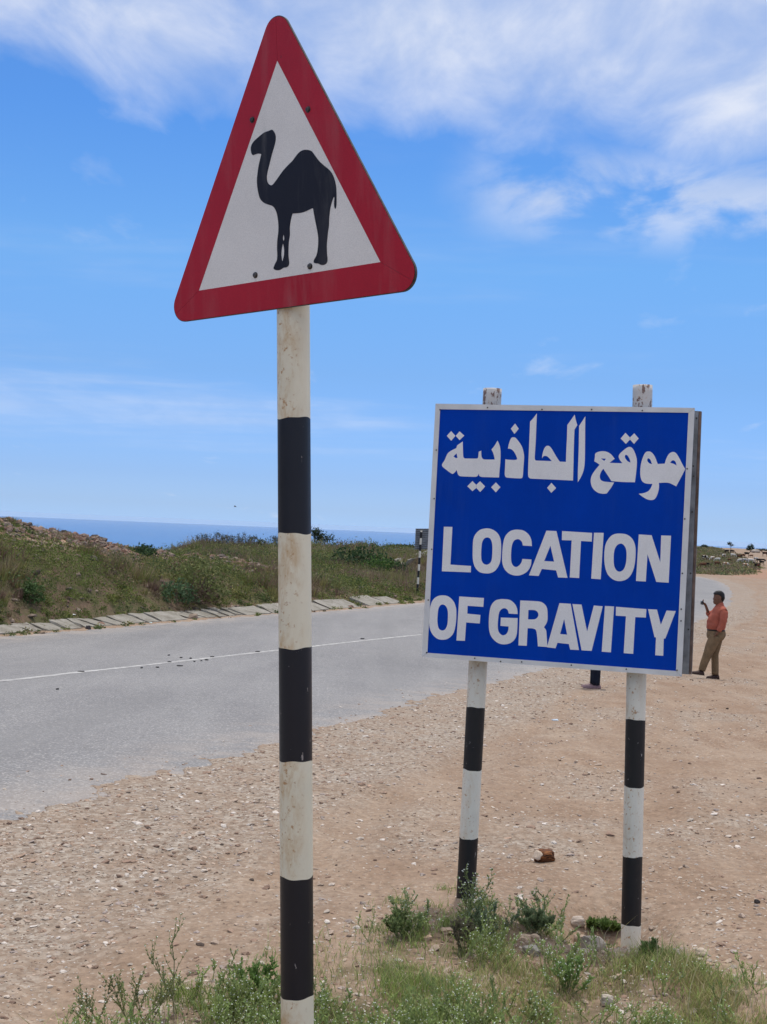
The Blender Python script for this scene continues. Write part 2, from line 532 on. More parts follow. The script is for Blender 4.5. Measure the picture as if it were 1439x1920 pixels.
def link(name, me, parent=None, loc=None):
    o = bpy.data.objects.new(name, me); C.objects.link(o)
    if parent is not None: o.parent = parent
    if loc is not None: o.location = tuple(float(k) for k in loc)
    return o


def mesh_np(name, V, Fc, mats, parent=None, origin=None, mi=None, smooth=False, tint=None, attr=None):
    """V in world space; Fc is an (n,3) or (n,4) array"""
    V = np.asarray(V, float)
    if parent is not None: origin = np.array(parent.location); lo = (0, 0, 0)
    elif origin is None: origin = np.array([V[:, 0].mean(), V[:, 1].mean(), V[:, 2].min()]); lo = origin
    else: origin = np.array(origin, float); lo = origin
    me = bpy.data.meshes.new(name)
    k = Fc.shape[1]
    me.vertices.add(len(V)); me.vertices.foreach_set('co', (V - origin).astype(np.float32).ravel())
    me.loops.add(Fc.size); me.loops.foreach_set('vertex_index', Fc.astype(np.int32).ravel())
    me.polygons.add(len(Fc))
    me.polygons.foreach_set('loop_start', np.arange(0, Fc.size, k, dtype=np.int32))
    me.polygons.foreach_set('loop_total', np.full(len(Fc), k, dtype=np.int32))
    for m in (mats if isinstance(mats, list) else [mats]): me.materials.append(m)
    if mi is not None: me.polygons.foreach_set('material_index', np.asarray(mi, dtype=np.int32))
    me.polygons.foreach_set('use_smooth', np.full(len(Fc), smooth, dtype=bool))
    me.update(calc_edges=True)
    if tint is not None:
        a = me.attributes.new('tint', 'FLOAT_COLOR', 'POINT')
        c = np.ones((len(V), 4), np.float32); c[:, :3] = tint; a.data.foreach_set('color', c.ravel())
    for nm, arr in (attr or {}).items():
        if arr.ndim == 2:
            a = me.attributes.new(nm, 'FLOAT_COLOR', 'POINT')
            c = np.ones((len(V), 4), np.float32); c[:, :3] = arr; a.data.foreach_set('color', c.ravel())
        else:
            a = me.attributes.new(nm, 'FLOAT', 'POINT'); a.data.foreach_set('value', arr.astype(np.float32))
    return link(name, me, parent, lo)


def mesh_py(name, V, Fc, mats, parent=None, origin=None, mi=None, smooth=False):
    V = [Vector(v) for v in V]
    if parent is not None: org = Vector(parent.location); lo = (0, 0, 0)
    else:
        if origin is None:
            n = len(V); origin = (sum(v.x for v in V) / n, sum(v.y for v in V) / n, min(v.z for v in V))
        org = Vector(origin); lo = origin
    me = bpy.data.meshes.new(name)
    me.from_pydata([v - org for v in V], [], Fc)
    for m in (mats if isinstance(mats, list) else [mats]): me.materials.append(m)
    if mi: me.polygons.foreach_set('material_index', mi)
    if smooth: me.polygons.foreach_set('use_smooth', [True] * len(Fc))
    me.update()
    return link(name, me, parent, lo)


def tube(name, p0, p1, rad, breaks, mats, mis, parent, seg=40, hollow=True, wob=0.0):
    """pipe from p0 to p1, painted in bands: breaks are fractions, mis the band materials"""
    p0, p1 = Vector(p0), Vector(p1); ax = (p1 - p0); L = ax.length; ax.normalize()
    sx_ = ax.cross(Vector((0, 1, 0))).normalized(); sy_ = ax.cross(sx_).normalized()
    fr = [0] + list(breaks) + [1]
    V, Fc, mi = [], [], []
    rings = []
    for bi in range(len(fr) - 1):
        n = 4
        for k in range(n + 1):
            if bi and k == 0: continue
            rings.append((fr[bi] + (fr[bi + 1] - fr[bi]) * k / n, bi))
    for (f, bi) in rings:
        c = p0 + ax * (L * f)
        for j in range(seg):
            a = 2 * math.pi * j / seg
            rr = rad * (1 + wob * math.sin(3 * a + f * 9) * math.sin(f * 23))
            jg = (.0022 * math.sin(a * 2 + f * 40) + .0012 * math.sin(a * 5 + f * 90)) if 0 < f < 1 and seg > 30 else 0
            V.append(c + ax * jg + sx_ * (math.cos(a) * rr) + sy_ * (math.sin(a) * rr))
    for r in range(len(rings) - 1):
        for j in range(seg):
            Fc.append((r * seg + j, r * seg + (j + 1) % seg, (r + 1) * seg + (j + 1) % seg, (r + 1) * seg + j)); mi.append(mis[rings[r + 1][1]])
    # open top with wall thickness
    n0 = len(V); top = (len(rings) - 1) * seg
    for j in range(seg):
        a = 2 * math.pi * j / seg; V.append(p1 + sx_ * (math.cos(a) * rad * .9) + sy_ * (math.sin(a) * rad * .9))
    for j in range(seg):
        a = 2 * math.pi * j / seg; V.append(p1 - ax * .12 + sx_ * (math.cos(a) * rad * .9) + sy_ * (math.sin(a) * rad * .9))
    for j in range(seg):
        k = (j + 1) % seg
        Fc.append((top + j, top + k, n0 + k, n0 + j)); mi.append(mis[-1])
        Fc.append((n0 + j, n0 + k, n0 + seg + k, n0 + seg + j)); mi.append(mis[-1])
    Fc.append(tuple(n0 + seg + j for j in range(seg))); mi.append(mis[-1])
    o = mesh_py(name, V, Fc, mats, parent, None, mi)
    o.data.polygons.foreach_set('use_smooth', [len(p.vertices) == 4 for p in o.data.polygons])
    return o


class Plane:
    def __init__(s, o, ex, ey):
        s.o = np.array(o, float); s.ex = np.array(ex, float); s.ey = np.array(ey, float); s.n = np.cross(s.ex, s.ey)

    def px(s, u, v):
        d = ray(u, v); t = ((s.o - CAM) @ s.n) / (d @ s.n); p = CAM + t * d - s.o
        return (p @ s.ex, p @ s.ey)

    def w(s, a, b, h=0.0): return s.o + s.ex * a + s.ey * b + s.n * h


def spline(pts, n=5):
    """closed outline; a third item marks a corner"""
    k = len(pts); P = [np.array(p[:2], float) for p in pts]; cor = [len(p) > 2 for p in pts]
    out = []
    for i in range(k):
        a, b = P[i], P[(i + 1) % k]
        ma = (b - a) if cor[i] else (b - P[i - 1]) / 2
        mb = (b - a) if cor[(i + 1) % k] else (P[(i + 2) % k] - a) / 2
        L = np.linalg.norm(b - a)
        for m in (ma, mb):
            l = np.linalg.norm(m)
            if l > L * 1.2: m *= L * 1.2 / l
        if cor[i] and cor[(i + 1) % k]: out.append(a); continue
        for j in range(n):
            t = j / n; t2, t3 = t * t, t * t * t
            out.append((2 * t3 - 3 * t2 + 1) * a + (t3 - 2 * t2 + t) * ma + (-2 * t3 + 3 * t2) * b + (t3 - t2) * mb)
    return out


def slab_shape(name, pl_, loops, h0, h1, m, parent):
    """flat shape with holes, loops in plane metres, from height h0 to h1 above the plane"""
    polys = [[Vector((p[0], p[1], 0)) for p in L] for L in loops]
    flat = [p for L in polys for p in L]
    tris = tessellate_polygon(polys)
    V, Fc = [], []
    n = len(flat)
    for h in (h1, h0):
        for p in flat: V.append(pl_.w(p.x, p.y, h))
    for a, b, c in tris:
        pa, pb, pc = flat[a], flat[b], flat[c]
        cr = (pb.x - pa.x) * (pc.y - pa.y) - (pb.y - pa.y) * (pc.x - pa.x)
        if abs(cr) < 1e-12: continue
        if cr < 0: a, b, c = c, b, a
        Fc.append((a, b, c)); Fc.append((n + c, n + b, n + a))
    i = 0
    for L in polys:
        m_ = len(L)
        for j in range(m_): Fc.append((i + j, n + i + j, n + i + (j + 1) % m_, i + (j + 1) % m_))
        i += m_
    return mesh_py(name, V, Fc, m, parent)


def pbox(name, pl_, a0, a1, b0, b1, h0, h1, m, parent, jit=0):
    return slab_shape(name, pl_, [[(a0, b0), (a1, b0), (a1, b1), (a0, b1)]], h0, h1, m, parent)


def bolt(pl_, a, b, r, h, m, parent, name='bolt', seg=12, wash=True):
    V, Fc = [], []
    prof = ([(r * 1.35, 0), (r * 1.35, h * .3)] if wash else []) + [(r, 0 if not wash else h * .3), (r, h * .85), (r * .8, h), (0.0001, h * 1.05)]
    for (rr, hh) in prof:
        for j in range(seg):
            t = 2 * math.pi * j / seg; V.append(pl_.w(a + rr * math.cos(t), b + rr * math.sin(t), hh))
    for k in range(len(prof) - 1):
        for j in range(seg): Fc.append((k * seg + j, k * seg + (j + 1) % seg, (k + 1) * seg + (j + 1) % seg, (k + 1) * seg + j))
    return mesh_py(name, V, Fc, m, parent)


# ------------------------------------------------------------------ terrain mesh
def grass_poly():
    pts = [(60, 2010), (160, 1955), (250, 1895), (400, 1850), (520, 1832), (600, 1800), (680, 1738), (765, 1705), (860, 1680), (1010, 1685), (1090, 1712), (1140, 1745), (1230, 1785), (1330, 1805), (1439, 1850), (1560, 1925)]
    W = []
    for u, v in pts:
        d = ray(u, v); t = (0.0 - CAM[2]) / d[2]; W.append((CAM + t * d)[:2])
    W.append(np.array([3.2, 3.4])); W.append(np.array([2.6, 1.5])); W.append(np.array([-1.3, 1.5])); W.append(np.array([-1.6, 3.6]))
    return np.array(W)


GP = grass_poly()


def poly_sd(x, y, P):
    """distance inside a closed polygon (positive inside)"""
    x = np.asarray(x, float); y = np.asarray(y, float)
    best = np.full(x.shape, 1e9); ins = np.zeros(x.shape, bool)
    for i in range(len(P)):
        ax, ay = P[i]; bx, by = P[(i + 1) % len(P)]
        dx, dy = bx - ax, by - ay; t = np.clip(((x - ax) * dx + (y - ay) * dy) / (dx * dx + dy * dy), 0, 1)
        best = np.minimum(best, np.hypot(x - ax - t * dx, y - ay - t * dy))
        c = (ay > y) != (by > y)
        with np.errstate(divide='ignore', invalid='ignore'):
            xi = ax + (y - ay) * (bx - ax) / (by - ay if by != ay else 1e-9)
        ins ^= c & (x < xi)
    return np.where(ins, best, -best)


def masks(x, y):
    df = -sdist(x, y, FARs); dn = sdist(x, y, NEARs)
    veg = sstep(df, .35, 1.2)
    crest = sstep(df, 3.0, 4.4) * (1 - sstep(df, 10, 13)) * (y < 60)
    veg = veg * (1 - np.clip(.0 * df + 1.2 * crest * sstep(fbm(x, y, 2.2, 3, 58), -.28, .1), 0, .97))      # bare crest
    field = sstep(y + 0 * x - (134.5 + 1.9 * np.maximum(0, x - 37) + .06 * (x - 37) ** 2 * (x > 37)), -1.0, 2.0) * (y > 120)
    path = np.exp(-((x - (y * .285 + 6)) / 6.0) ** 2) * sstep(y, 195, 215)
    veg = np.maximum(veg, field * (1 - path) * .95)
    veg = np.maximum(veg, .48 * sstep(poly_sd(x, y, GP) + fbm(x, y, .35, 4, 61) * .35, -.05, .25) * (y < 12))
    grav = sstep(dn, -.3, .2) * (1 - sstep(dn, 1.2, 2.6)) * .95
    grav = np.maximum(grav, .9 * np.exp(-(((x - .75) / .9) ** 2 + ((y - 7.35) / .35) ** 2)))
    grav = np.maximum(grav, .6 * sstep(fbm(x, y, 2.0, 3, 71), .1, .35))
    for o_ in (1.7, 3.3, 4.9, 6.4):
        w_ = dn + fbm(x, y, 6, 2, 35) * .8 - o_; grav = grav * (1 - .85 * np.exp(-(w_ / .17) ** 2)); grav = np.maximum(grav, .7 * np.exp(-((np.abs(w_) - .3) / .1) ** 2) * sstep(fbm(x, y, 1.5, 3, 38), -.1, .2))
    red = .9 * sstep(df, 2.8, 4.2) * (1 - sstep(df, 12, 16)) * sstep(fbm(x, y, 3.0, 3, 81) + .3, 0, .3)
    red = np.maximum(red, .55 * sstep(dn, 3, 12) * sstep(y, 60, 110) * (y < 160))
    return np.stack([np.clip(veg, 0, 1), np.clip(grav, 0, 1), np.clip(red, 0, 1)], 1)


def build_ground():
    ang = np.concatenate([np.arange(-180, -26, 6), np.arange(-26, -19, .6), np.arange(-19, 19, .075), np.arange(19, 26, .6), np.arange(26, 180, 6)])
    ang = np.unique(np.round(ang, 4))
    r = [.01, .4, .9, 1.5, 2.2]
    q = 2.8
    while q < 60: r.append(q); q *= 1.009
    while q < 420: r.append(q); q *= 1.016
    while q < 2600: r.append(q); q *= 1.12
    r = np.array(r)
    A, R = np.meshgrid(np.radians(ang), r)
    X = (R * np.sin(A)).ravel(); Y = (R * np.cos(A)).ravel()
    Z = terrain(X, Y)
    nA, nR = len(ang), len(r)
    i = np.arange(nR - 1)[:, None] * nA; j = np.arange(nA)[None]; j2 = (j + 1) % nA
    Fc = np.stack([i + j, i + j2, i + nA + j2, i + nA + j], -1).reshape(-1, 4)[:, ::-1]
    o = mesh_np('ground', np.stack([X, Y, Z], 1), Fc, M['ground'], None, (0, 0, 0), smooth=True, attr={'mask': masks(X, Y)})
    tag(o, 'dusty beige gravel ground with a scrubby bank beyond the road', kind='structure')
    return o


build_ground()


def resample(P, n):
    d = np.r_[0, np.cumsum(np.hypot(*np.diff(P, axis=0).T))]
    t = np.linspace(0, d[-1], n); return np.stack([np.interp(t, d, P[:, 0]), np.interp(t, d, P[:, 1])], 1)


CEN = np.array([(-14, -12), (-11.2, -2), (-7.9, 8.5)] + [tuple(hit_road(u, v)[:2]) for u, v in ((0, 1277.5), (75, 1269.5), (150, 1260.5), (250, 1250), (350, 1238.5), (430, 1229.5), (500, 1221.5), (580, 1213), (640, 1206), (700, 1199.5), (790, 1190))])
CENs = chaikin(CEN)


def build_road():
    n, mC = 700, 16
    A = resample(NEARs, n); B = resample(FARs, n)
    # extend the sheet a little under the ragged dirt edge
    V = []; S = []
    for k in range(mC + 1):
        f = -.05 + 1.08 * k / mC
        P = A * (1 - f) + B * f
        z = g_mid(P[:, 1]) + .0
        V.append(np.c_[P, z]); S.append(np.full(n, max(0, 1 - (k / mC) / .13) * .62 + max(0, 1 - (1 - k / mC) / .10) * .8))
    V = np.concatenate(V); S = np.concatenate(S)
    i = np.arange(mC)[:, None] * n; j = np.arange(n - 1)[None]
    Fc = np.stack([i + j, i + j + 1, i + n + j + 1, i + n + j], -1).reshape(-1, 4)
    o = mesh_np('road', V, Fc, M['asphalt'], None, (0, 0, 0), attr={'sand': S})
    tag(o, 'grey worn asphalt road curving away to the right', kind='structure')
    P = resample(CENs, 240); T = np.gradient(P, axis=0); T /= np.linalg.norm(T, axis=1)[:, None]; Nn = np.c_[T[:, 1], -T[:, 0]]
    hw = .065
    V = np.concatenate([np.c_[P - Nn * hw, g_mid(P[:, 1]) + .004], np.c_[P + Nn * hw, g_mid(P[:, 1]) + .004]])
    j = np.arange(239); Fc = np.stack([j, j + 240, j + 241, j + 1], -1)
    o = mesh_np('road_marking', V, Fc, M['line'], None, (0, 0, 0))
    tag(o, 'thin worn white centre line on the asphalt', kind='structure')


build_road()


def build_sea():
    m, t, b = mat('sea_water', .22, .5)
    b.inputs['IOR'].default_value = 1.33
    P = posco(t)
    n = t.noise(P, .0006, 6, .7)
    t.val(b.inputs['Base Color'], t.ramp(n, [(.35, (.012, .095, .27)), (.65, (.018, .12, .32))]))
    bump(t, b, t.noise(P, .02, 6, .7), .7, 6)
    R = [600, 1500, 3000, 6000, 12000, 24000, 43700]; k = 160
    V = [(r * math.cos(2 * math.pi * j / k), r * math.sin(2 * math.pi * j / k), -150) for r in R for j in range(k)]
    Fc = np.array([(a * k + j, (a + 1) * k + j, (a + 1) * k + (j + 1) % k, a * k + (j + 1) % k) for a in range(len(R) - 1) for j in range(k)])
    o = mesh_np('sea', V, Fc, m, None, (0, 0, 0))
    tag(o, 'deep blue sea reaching a hazy horizon', kind='structure')


build_sea()


# ------------------------------------------------------------------ concrete edging slabs along the far edge
def build_edging():
    root = empty('concrete_edging', (-3.5, 40.3, H(-3.5, 40.3)), 'broken row of tilted concrete slabs edging the far side of the road', 'edging')
    spans = [(-470, -345), (-340, -235), (-230, -140), (-136, -64), (-60, 12), (15, 72), (75, 101), (105, 138), (142, 170), (174, 197), (201, 228), (231, 251), (254, 286), (290, 316), (320, 367), (371, 399), (402, 422), (424, 440), (442, 455), (457, 473), (476, 522), (525, 577), (581, 630), (634, 689), (706, 737), (741, 768)]
    # far-edge point for a pixel column
    def edge_at(u):
        a = (u - CX) / F
        k = np.argmin(np.abs(FARs2[:, 0] / np.maximum(FARs2[:, 1], 1) - a) + (FARs2[:, 1] < 10) * 9 + (FARs2[:, 1] > 70) * 9)
        return k
    FARs2 = resample(FARs[FARs[:, 1] < 80], 6000)
    T = np.gradient(FARs2, axis=0); T /= np.linalg.norm(T, axis=1)[:, None]; L = np.c_[-T[:, 1], T[:, 0]]
    for (u0, u1) in spans:
        # the row stands half a metre back from the edge
        def pt(u, off):
            Q = FARs2 + L * off; a = (u - CX - 4) / F
            k = int(np.argmin(np.abs(Q[:, 0] / np.maximum(Q[:, 1], 1) - a) + (FARs2[:, 1] < 10) * 9))
            return Q[k]
        y = pt((u0 + u1) / 2, .5)[1]
        wd = np.interp(y, [25, 47, 55], [.50, .80, .75]) * random.uniform(.88, 1.1)
        rise = np.interp(y, [25, 40, 47, 55], [.13, .19, .28, .28]) * random.uniform(.75, 1.12)
        th = .1
        o0 = .34 + random.uniform(-.06, .10)
        sk = random.uniform(-.15, .15)
        a, b_ = pt(u0, o0), pt(u1, o0)
        dirv = (b_ - a); ln = np.linalg.norm(dirv); dirv /= ln; lf = np.array([-dirv[1], dirv[0]])
        zb = g_mid(a[1]) * .5 + g_mid(b_[1]) * .5
        n = 6
        V, Fc = [], []
        tilt = random.uniform(-.04, .04)
        for lay in (0, 1):
            for i in range(n + 1):
                for j in range(4):
                    f, q = i / n, j / 3
                    p = a + dirv * (ln * f + sk * q) + lf * wd * q
                    e = (i in (0, n)) or (j in (0, 3))
                    p = p + np.array([random.uniform(-1, 1), random.uniform(-1, 1)]) * (.035 if e else 0)
                    z = zb + .03 + rise * q + tilt * (f - .5) + (0 if lay else -th) + random.uniform(-.008, .008)
                    z += (g_mid(a[1] + (b_[1] - a[1]) * f) - zb)
                    V.append((p[0], p[1], z))
        m_ = 4; off = (n + 1) * m_
        for i in range(n):
            for j in range(3):
                k = i * m_ + j
                Fc.append((k, k + 1, k + m_ + 1, k + m_)); Fc.append((off + k, off + k + m_, off + k + m_ + 1, off + k + 1))
        for i in range(n):
            k = i * m_
            Fc.append((k, k + m_, off + k + m_, off + k)); k += 3
            Fc.append((k, off + k, off + k + m_, k + m_))
        for j in range(3):
            Fc.append((j, off + j, off + j + 1, j + 1)); k = n * m_ + j
            Fc.append((k, k + 1, off + k + 1, off + k))
        mesh_py('slab', V, Fc, M['slab'], root)
    return root


build_edging()


# ------------------------------------------------------------------ stones
def ico():
    t = (1 + 5 ** .5) / 2
    v = np.array([(-1, t, 0), (1, t, 0), (-1, -t, 0), (1, -t, 0), (0, -1, t), (0, 1, t), (0, -1, -t), (0, 1, -t), (t, 0, -1), (t, 0, 1), (-t, 0, -1), (-t, 0, 1)], float)
    v /= np.linalg.norm(v[0])
    f = np.array([(0, 11, 5), (0, 5, 1), (0, 1, 7), (0, 7, 10), (0, 10, 11), (1, 5, 9), (5, 11, 4), (11, 10, 2), (10, 7, 6), (7, 1, 8), (3, 9, 4), (3, 4, 2), (3, 2, 6), (3, 6, 8), (3, 8, 9), (4, 9, 5), (2, 4, 11), (6, 2, 10), (8, 6, 7), (9, 8, 1)])
    return v, f


ICO_V, ICO_F = ico()
OCT_V = np.array([(1, 0, 0), (-1, 0, 0), (0, 1, 0), (0, -1, 0), (0, 0, 1), (0, 0, -.6)], float)
OCT_F = np.array([(0, 2, 4), (2, 1, 4), (1, 3, 4), (3, 0, 4), (2, 0, 5), (1, 2, 5), (3, 1, 5), (0, 3, 5)])


def stones(x, y, z, size, flat, tv, tf):
    n = len(x); k = len(tv)
    a = rng.uniform(0, 2 * np.pi, n); ca, sa = np.cos(a), np.sin(a)
    S = tv[None] * (1 + rng.uniform(-.32, .32, (n, k, 1)))
    S = S * np.stack([size * rng.uniform(.8, 1.5, n), size * rng.uniform(.7, 1.1, n), size * flat], 1)[:, None, :]
    X = S[..., 0] * ca[:, None] - S[..., 1] * sa[:, None]; Yy = S[..., 0] * sa[:, None] + S[..., 1] * ca[:, None]
    tl = rng.uniform(-.35, .35, (n, 1)); Z = S[..., 2] + X * tl
    V = np.stack([X + x[:, None], Yy + y[:, None], Z + z[:, None]], -1).reshape(-1, 3)
    Fc = (tf[None] + (np.arange(n) * k)[:, None, None]).reshape(-1, 3)
    return V, Fc


STONE_COL = np.array([(.40, .31, .24), (.48, .41, .34), (.28, .19, .14), (.58, .52, .46), (.20, .135, .10), (.34, .28, .245), (.40, .28, .205), (.10, .075, .06)])


def build_gravel():
    n = 150000
    a = rng.uniform(-.33, .34, n); d = np.exp(rng.uniform(math.log(4.2), math.log(60), n))
    x, y = a * d, d
    mk = masks(x, y); dn = sdist(x, y, NEARs)
    prob = .07 + .62 * mk[:, 1] + .38 * sstep(fbm(x, y, .9, 3, 91), .12, .4)
    prob = prob * (dn > -.9) * np.where(dn < 0, .5 * np.exp(dn * 3), 1)
    keep = rng.uniform(0, 1, n) < prob
    x, y, d = x[keep], y[keep], d[keep]
    size = np.exp(rng.normal(math.log(.0046), .55, len(x))) * (d / 5) ** .42
    size = np.clip(size, .003, .028)
    z = np.where(sdist(x, y, NEARs) < .0, np.maximum(terrain(x, y), g_mid(y)), terrain(x, y)) + size * .12
    big = size > .011
    tv = []
    for msk, T in ((big, (ICO_V, ICO_F)), (~big, (OCT_V, OCT_F))):
        V, Fc = stones(x[msk], y[msk], z[msk], size[msk], rng.uniform(.22, .6, msk.sum()), *T)
        c = STONE_COL[rng.choice(8, msk.sum(), p=[.24, .18, .14, .13, .08, .1, .1, .03])] * rng.uniform(.8, 1.15, (msk.sum(), 1))
        tv.append((V, Fc, np.repeat(c, len(T[0]), 0)))
    V = np.concatenate([tv[0][0], tv[1][0]]); Fc = np.concatenate([tv[0][1], tv[1][1] + len(tv[0][0])]); c = np.concatenate([tv[0][2], tv[1][2]])
    o = mesh_np('gravel', V, Fc, M['stone'], None, (0, 0, 0), tint=c)
    tag(o, 'pinkish loose gravel scattered over the dirt verge', kind='stuff')


build_gravel()


def build_rubble():
    n = 22000
    a = rng.uniform(-.33, .03, n); d = rng.uniform(27, 62, n); x, y = a * d, d
    df = -sdist(x, y, FARs)
    pr = np.clip(.05 + .95 * 1.0 * sstep(df, 3.0, 4.6) * (1 - sstep(df, 9, 12)) + .03 * (df < 4), 0, 1) * (df > .4) * (df < 15)
    k = rng.uniform(0, 1, n) < pr; x, y = x[k], y[k]
    size = np.clip(np.exp(rng.normal(math.log(.06), .45, len(x))), .02, .17); z = terrain(x, y) + size * .15
    V, Fc = stones(x, y, z, size, rng.uniform(.45, .8, len(x)), ICO_V, ICO_F)
    c = np.array([(.24, .15, .11), (.19, .14, .115), (.27, .21, .165), (.14, .115, .10)])[rng.choice(4, len(x))] * rng.uniform(.75, 1.1, (len(x), 1))
    o = mesh_np('rubble', V, Fc, M['stone'], None, (0, 0, 0), tint=np.repeat(c, 12, 0))
    tag(o, 'reddish rubble lying along the crest of the bank', kind='stuff')


build_rubble()


# ------------------------------------------------------------------ plants as numpy leaf clouds
def leaf_cloud(cen, scale, col, nper, lsize, kind='dome'):
    """cen (n,3) clump bases, scale (n,3), col (n,3) -> triangles"""
    n = len(cen); m = n * nper
    idx = np.repeat(np.arange(n), nper)
    if kind == 'dome':
        th = rng.uniform(0, 2 * np.pi, m); ph = np.arccos(rng.uniform(0, 1, m)); rr = rng.uniform(.45, 1, m) ** .6
        rr = rr * (1 + .35 * np.sin(th * 3 + idx * 1.7) * np.sin(ph * 4 + idx))
        P = np.stack([np.sin(ph) * np.cos(th), np.sin(ph) * np.sin(th), np.cos(ph)], 1) * rr[:, None]
        P = P * scale[idx] + cen[idx]
        ls = lsize[idx] * rng.uniform(.5, 1.4, m)
        d1 = rng.normal(0, 1, (m, 3)); d1[:, 2] += .5; d1 /= np.linalg.norm(d1, axis=1)[:, None]
        d2 = np.cross(d1, rng.normal(0, 1, (m, 3))); d2 /= np.linalg.norm(d2, axis=1)[:, None]
        A = P; B = P + d1 * ls[:, None] + d2 * ls[:, None] * .35; Cc = P + d1 * ls[:, None] * .5 - d2 * ls[:, None] * .5
    else:       # blades rising from the base
        th = rng.uniform(0, 2 * np.pi, m); rr = np.sqrt(rng.uniform(0, 1, m))
        P = cen[idx] + np.stack([np.cos(th) * rr * scale[idx, 0] * .6, np.sin(th) * rr * scale[idx, 1] * .6, 0 * th], 1)
        hh = scale[idx, 2] * rng.uniform(.45, 1.1, m)
        lean = np.stack([np.cos(th) * rr, np.sin(th) * rr], 1) * hh[:, None] * .55 + rng.normal(0, .12, (m, 2)) * hh[:, None]
        wd = lsize[idx] * .16
        sd_ = rng.uniform(0, 2 * np.pi, m); w2 = np.stack([np.cos(sd_) * wd, np.sin(sd_) * wd, 0 * wd], 1)
        A = P - w2; B = P + w2; Cc = P + np.c_[lean, hh]
    V = np.stack([A, B, Cc], 1).reshape(-1, 3)
    Fc = np.arange(3 * m).reshape(-1, 3)
    cc = col[idx] * rng.uniform(.7, 1.3, (m, 1)); cc = np.repeat(cc, 3, 0)
    return V, Fc, cc


GREENS = np.array([(.13, .165, .045), (.18, .205, .06), (.09, .13, .045), (.24, .225, .085), (.15, .175, .07)])
DRY = np.array([(.26, .19, .12), (.21, .15, .105), (.31, .26, .15), (.22, .145, .115)])


def join3(L):
    V, Fc, c, o = [], [], [], 0
    for v, f, k in L: V.append(v); Fc.append(f + o); c.append(k); o += len(v)
    return np.concatenate(V), np.concatenate(Fc), np.concatenate(c)


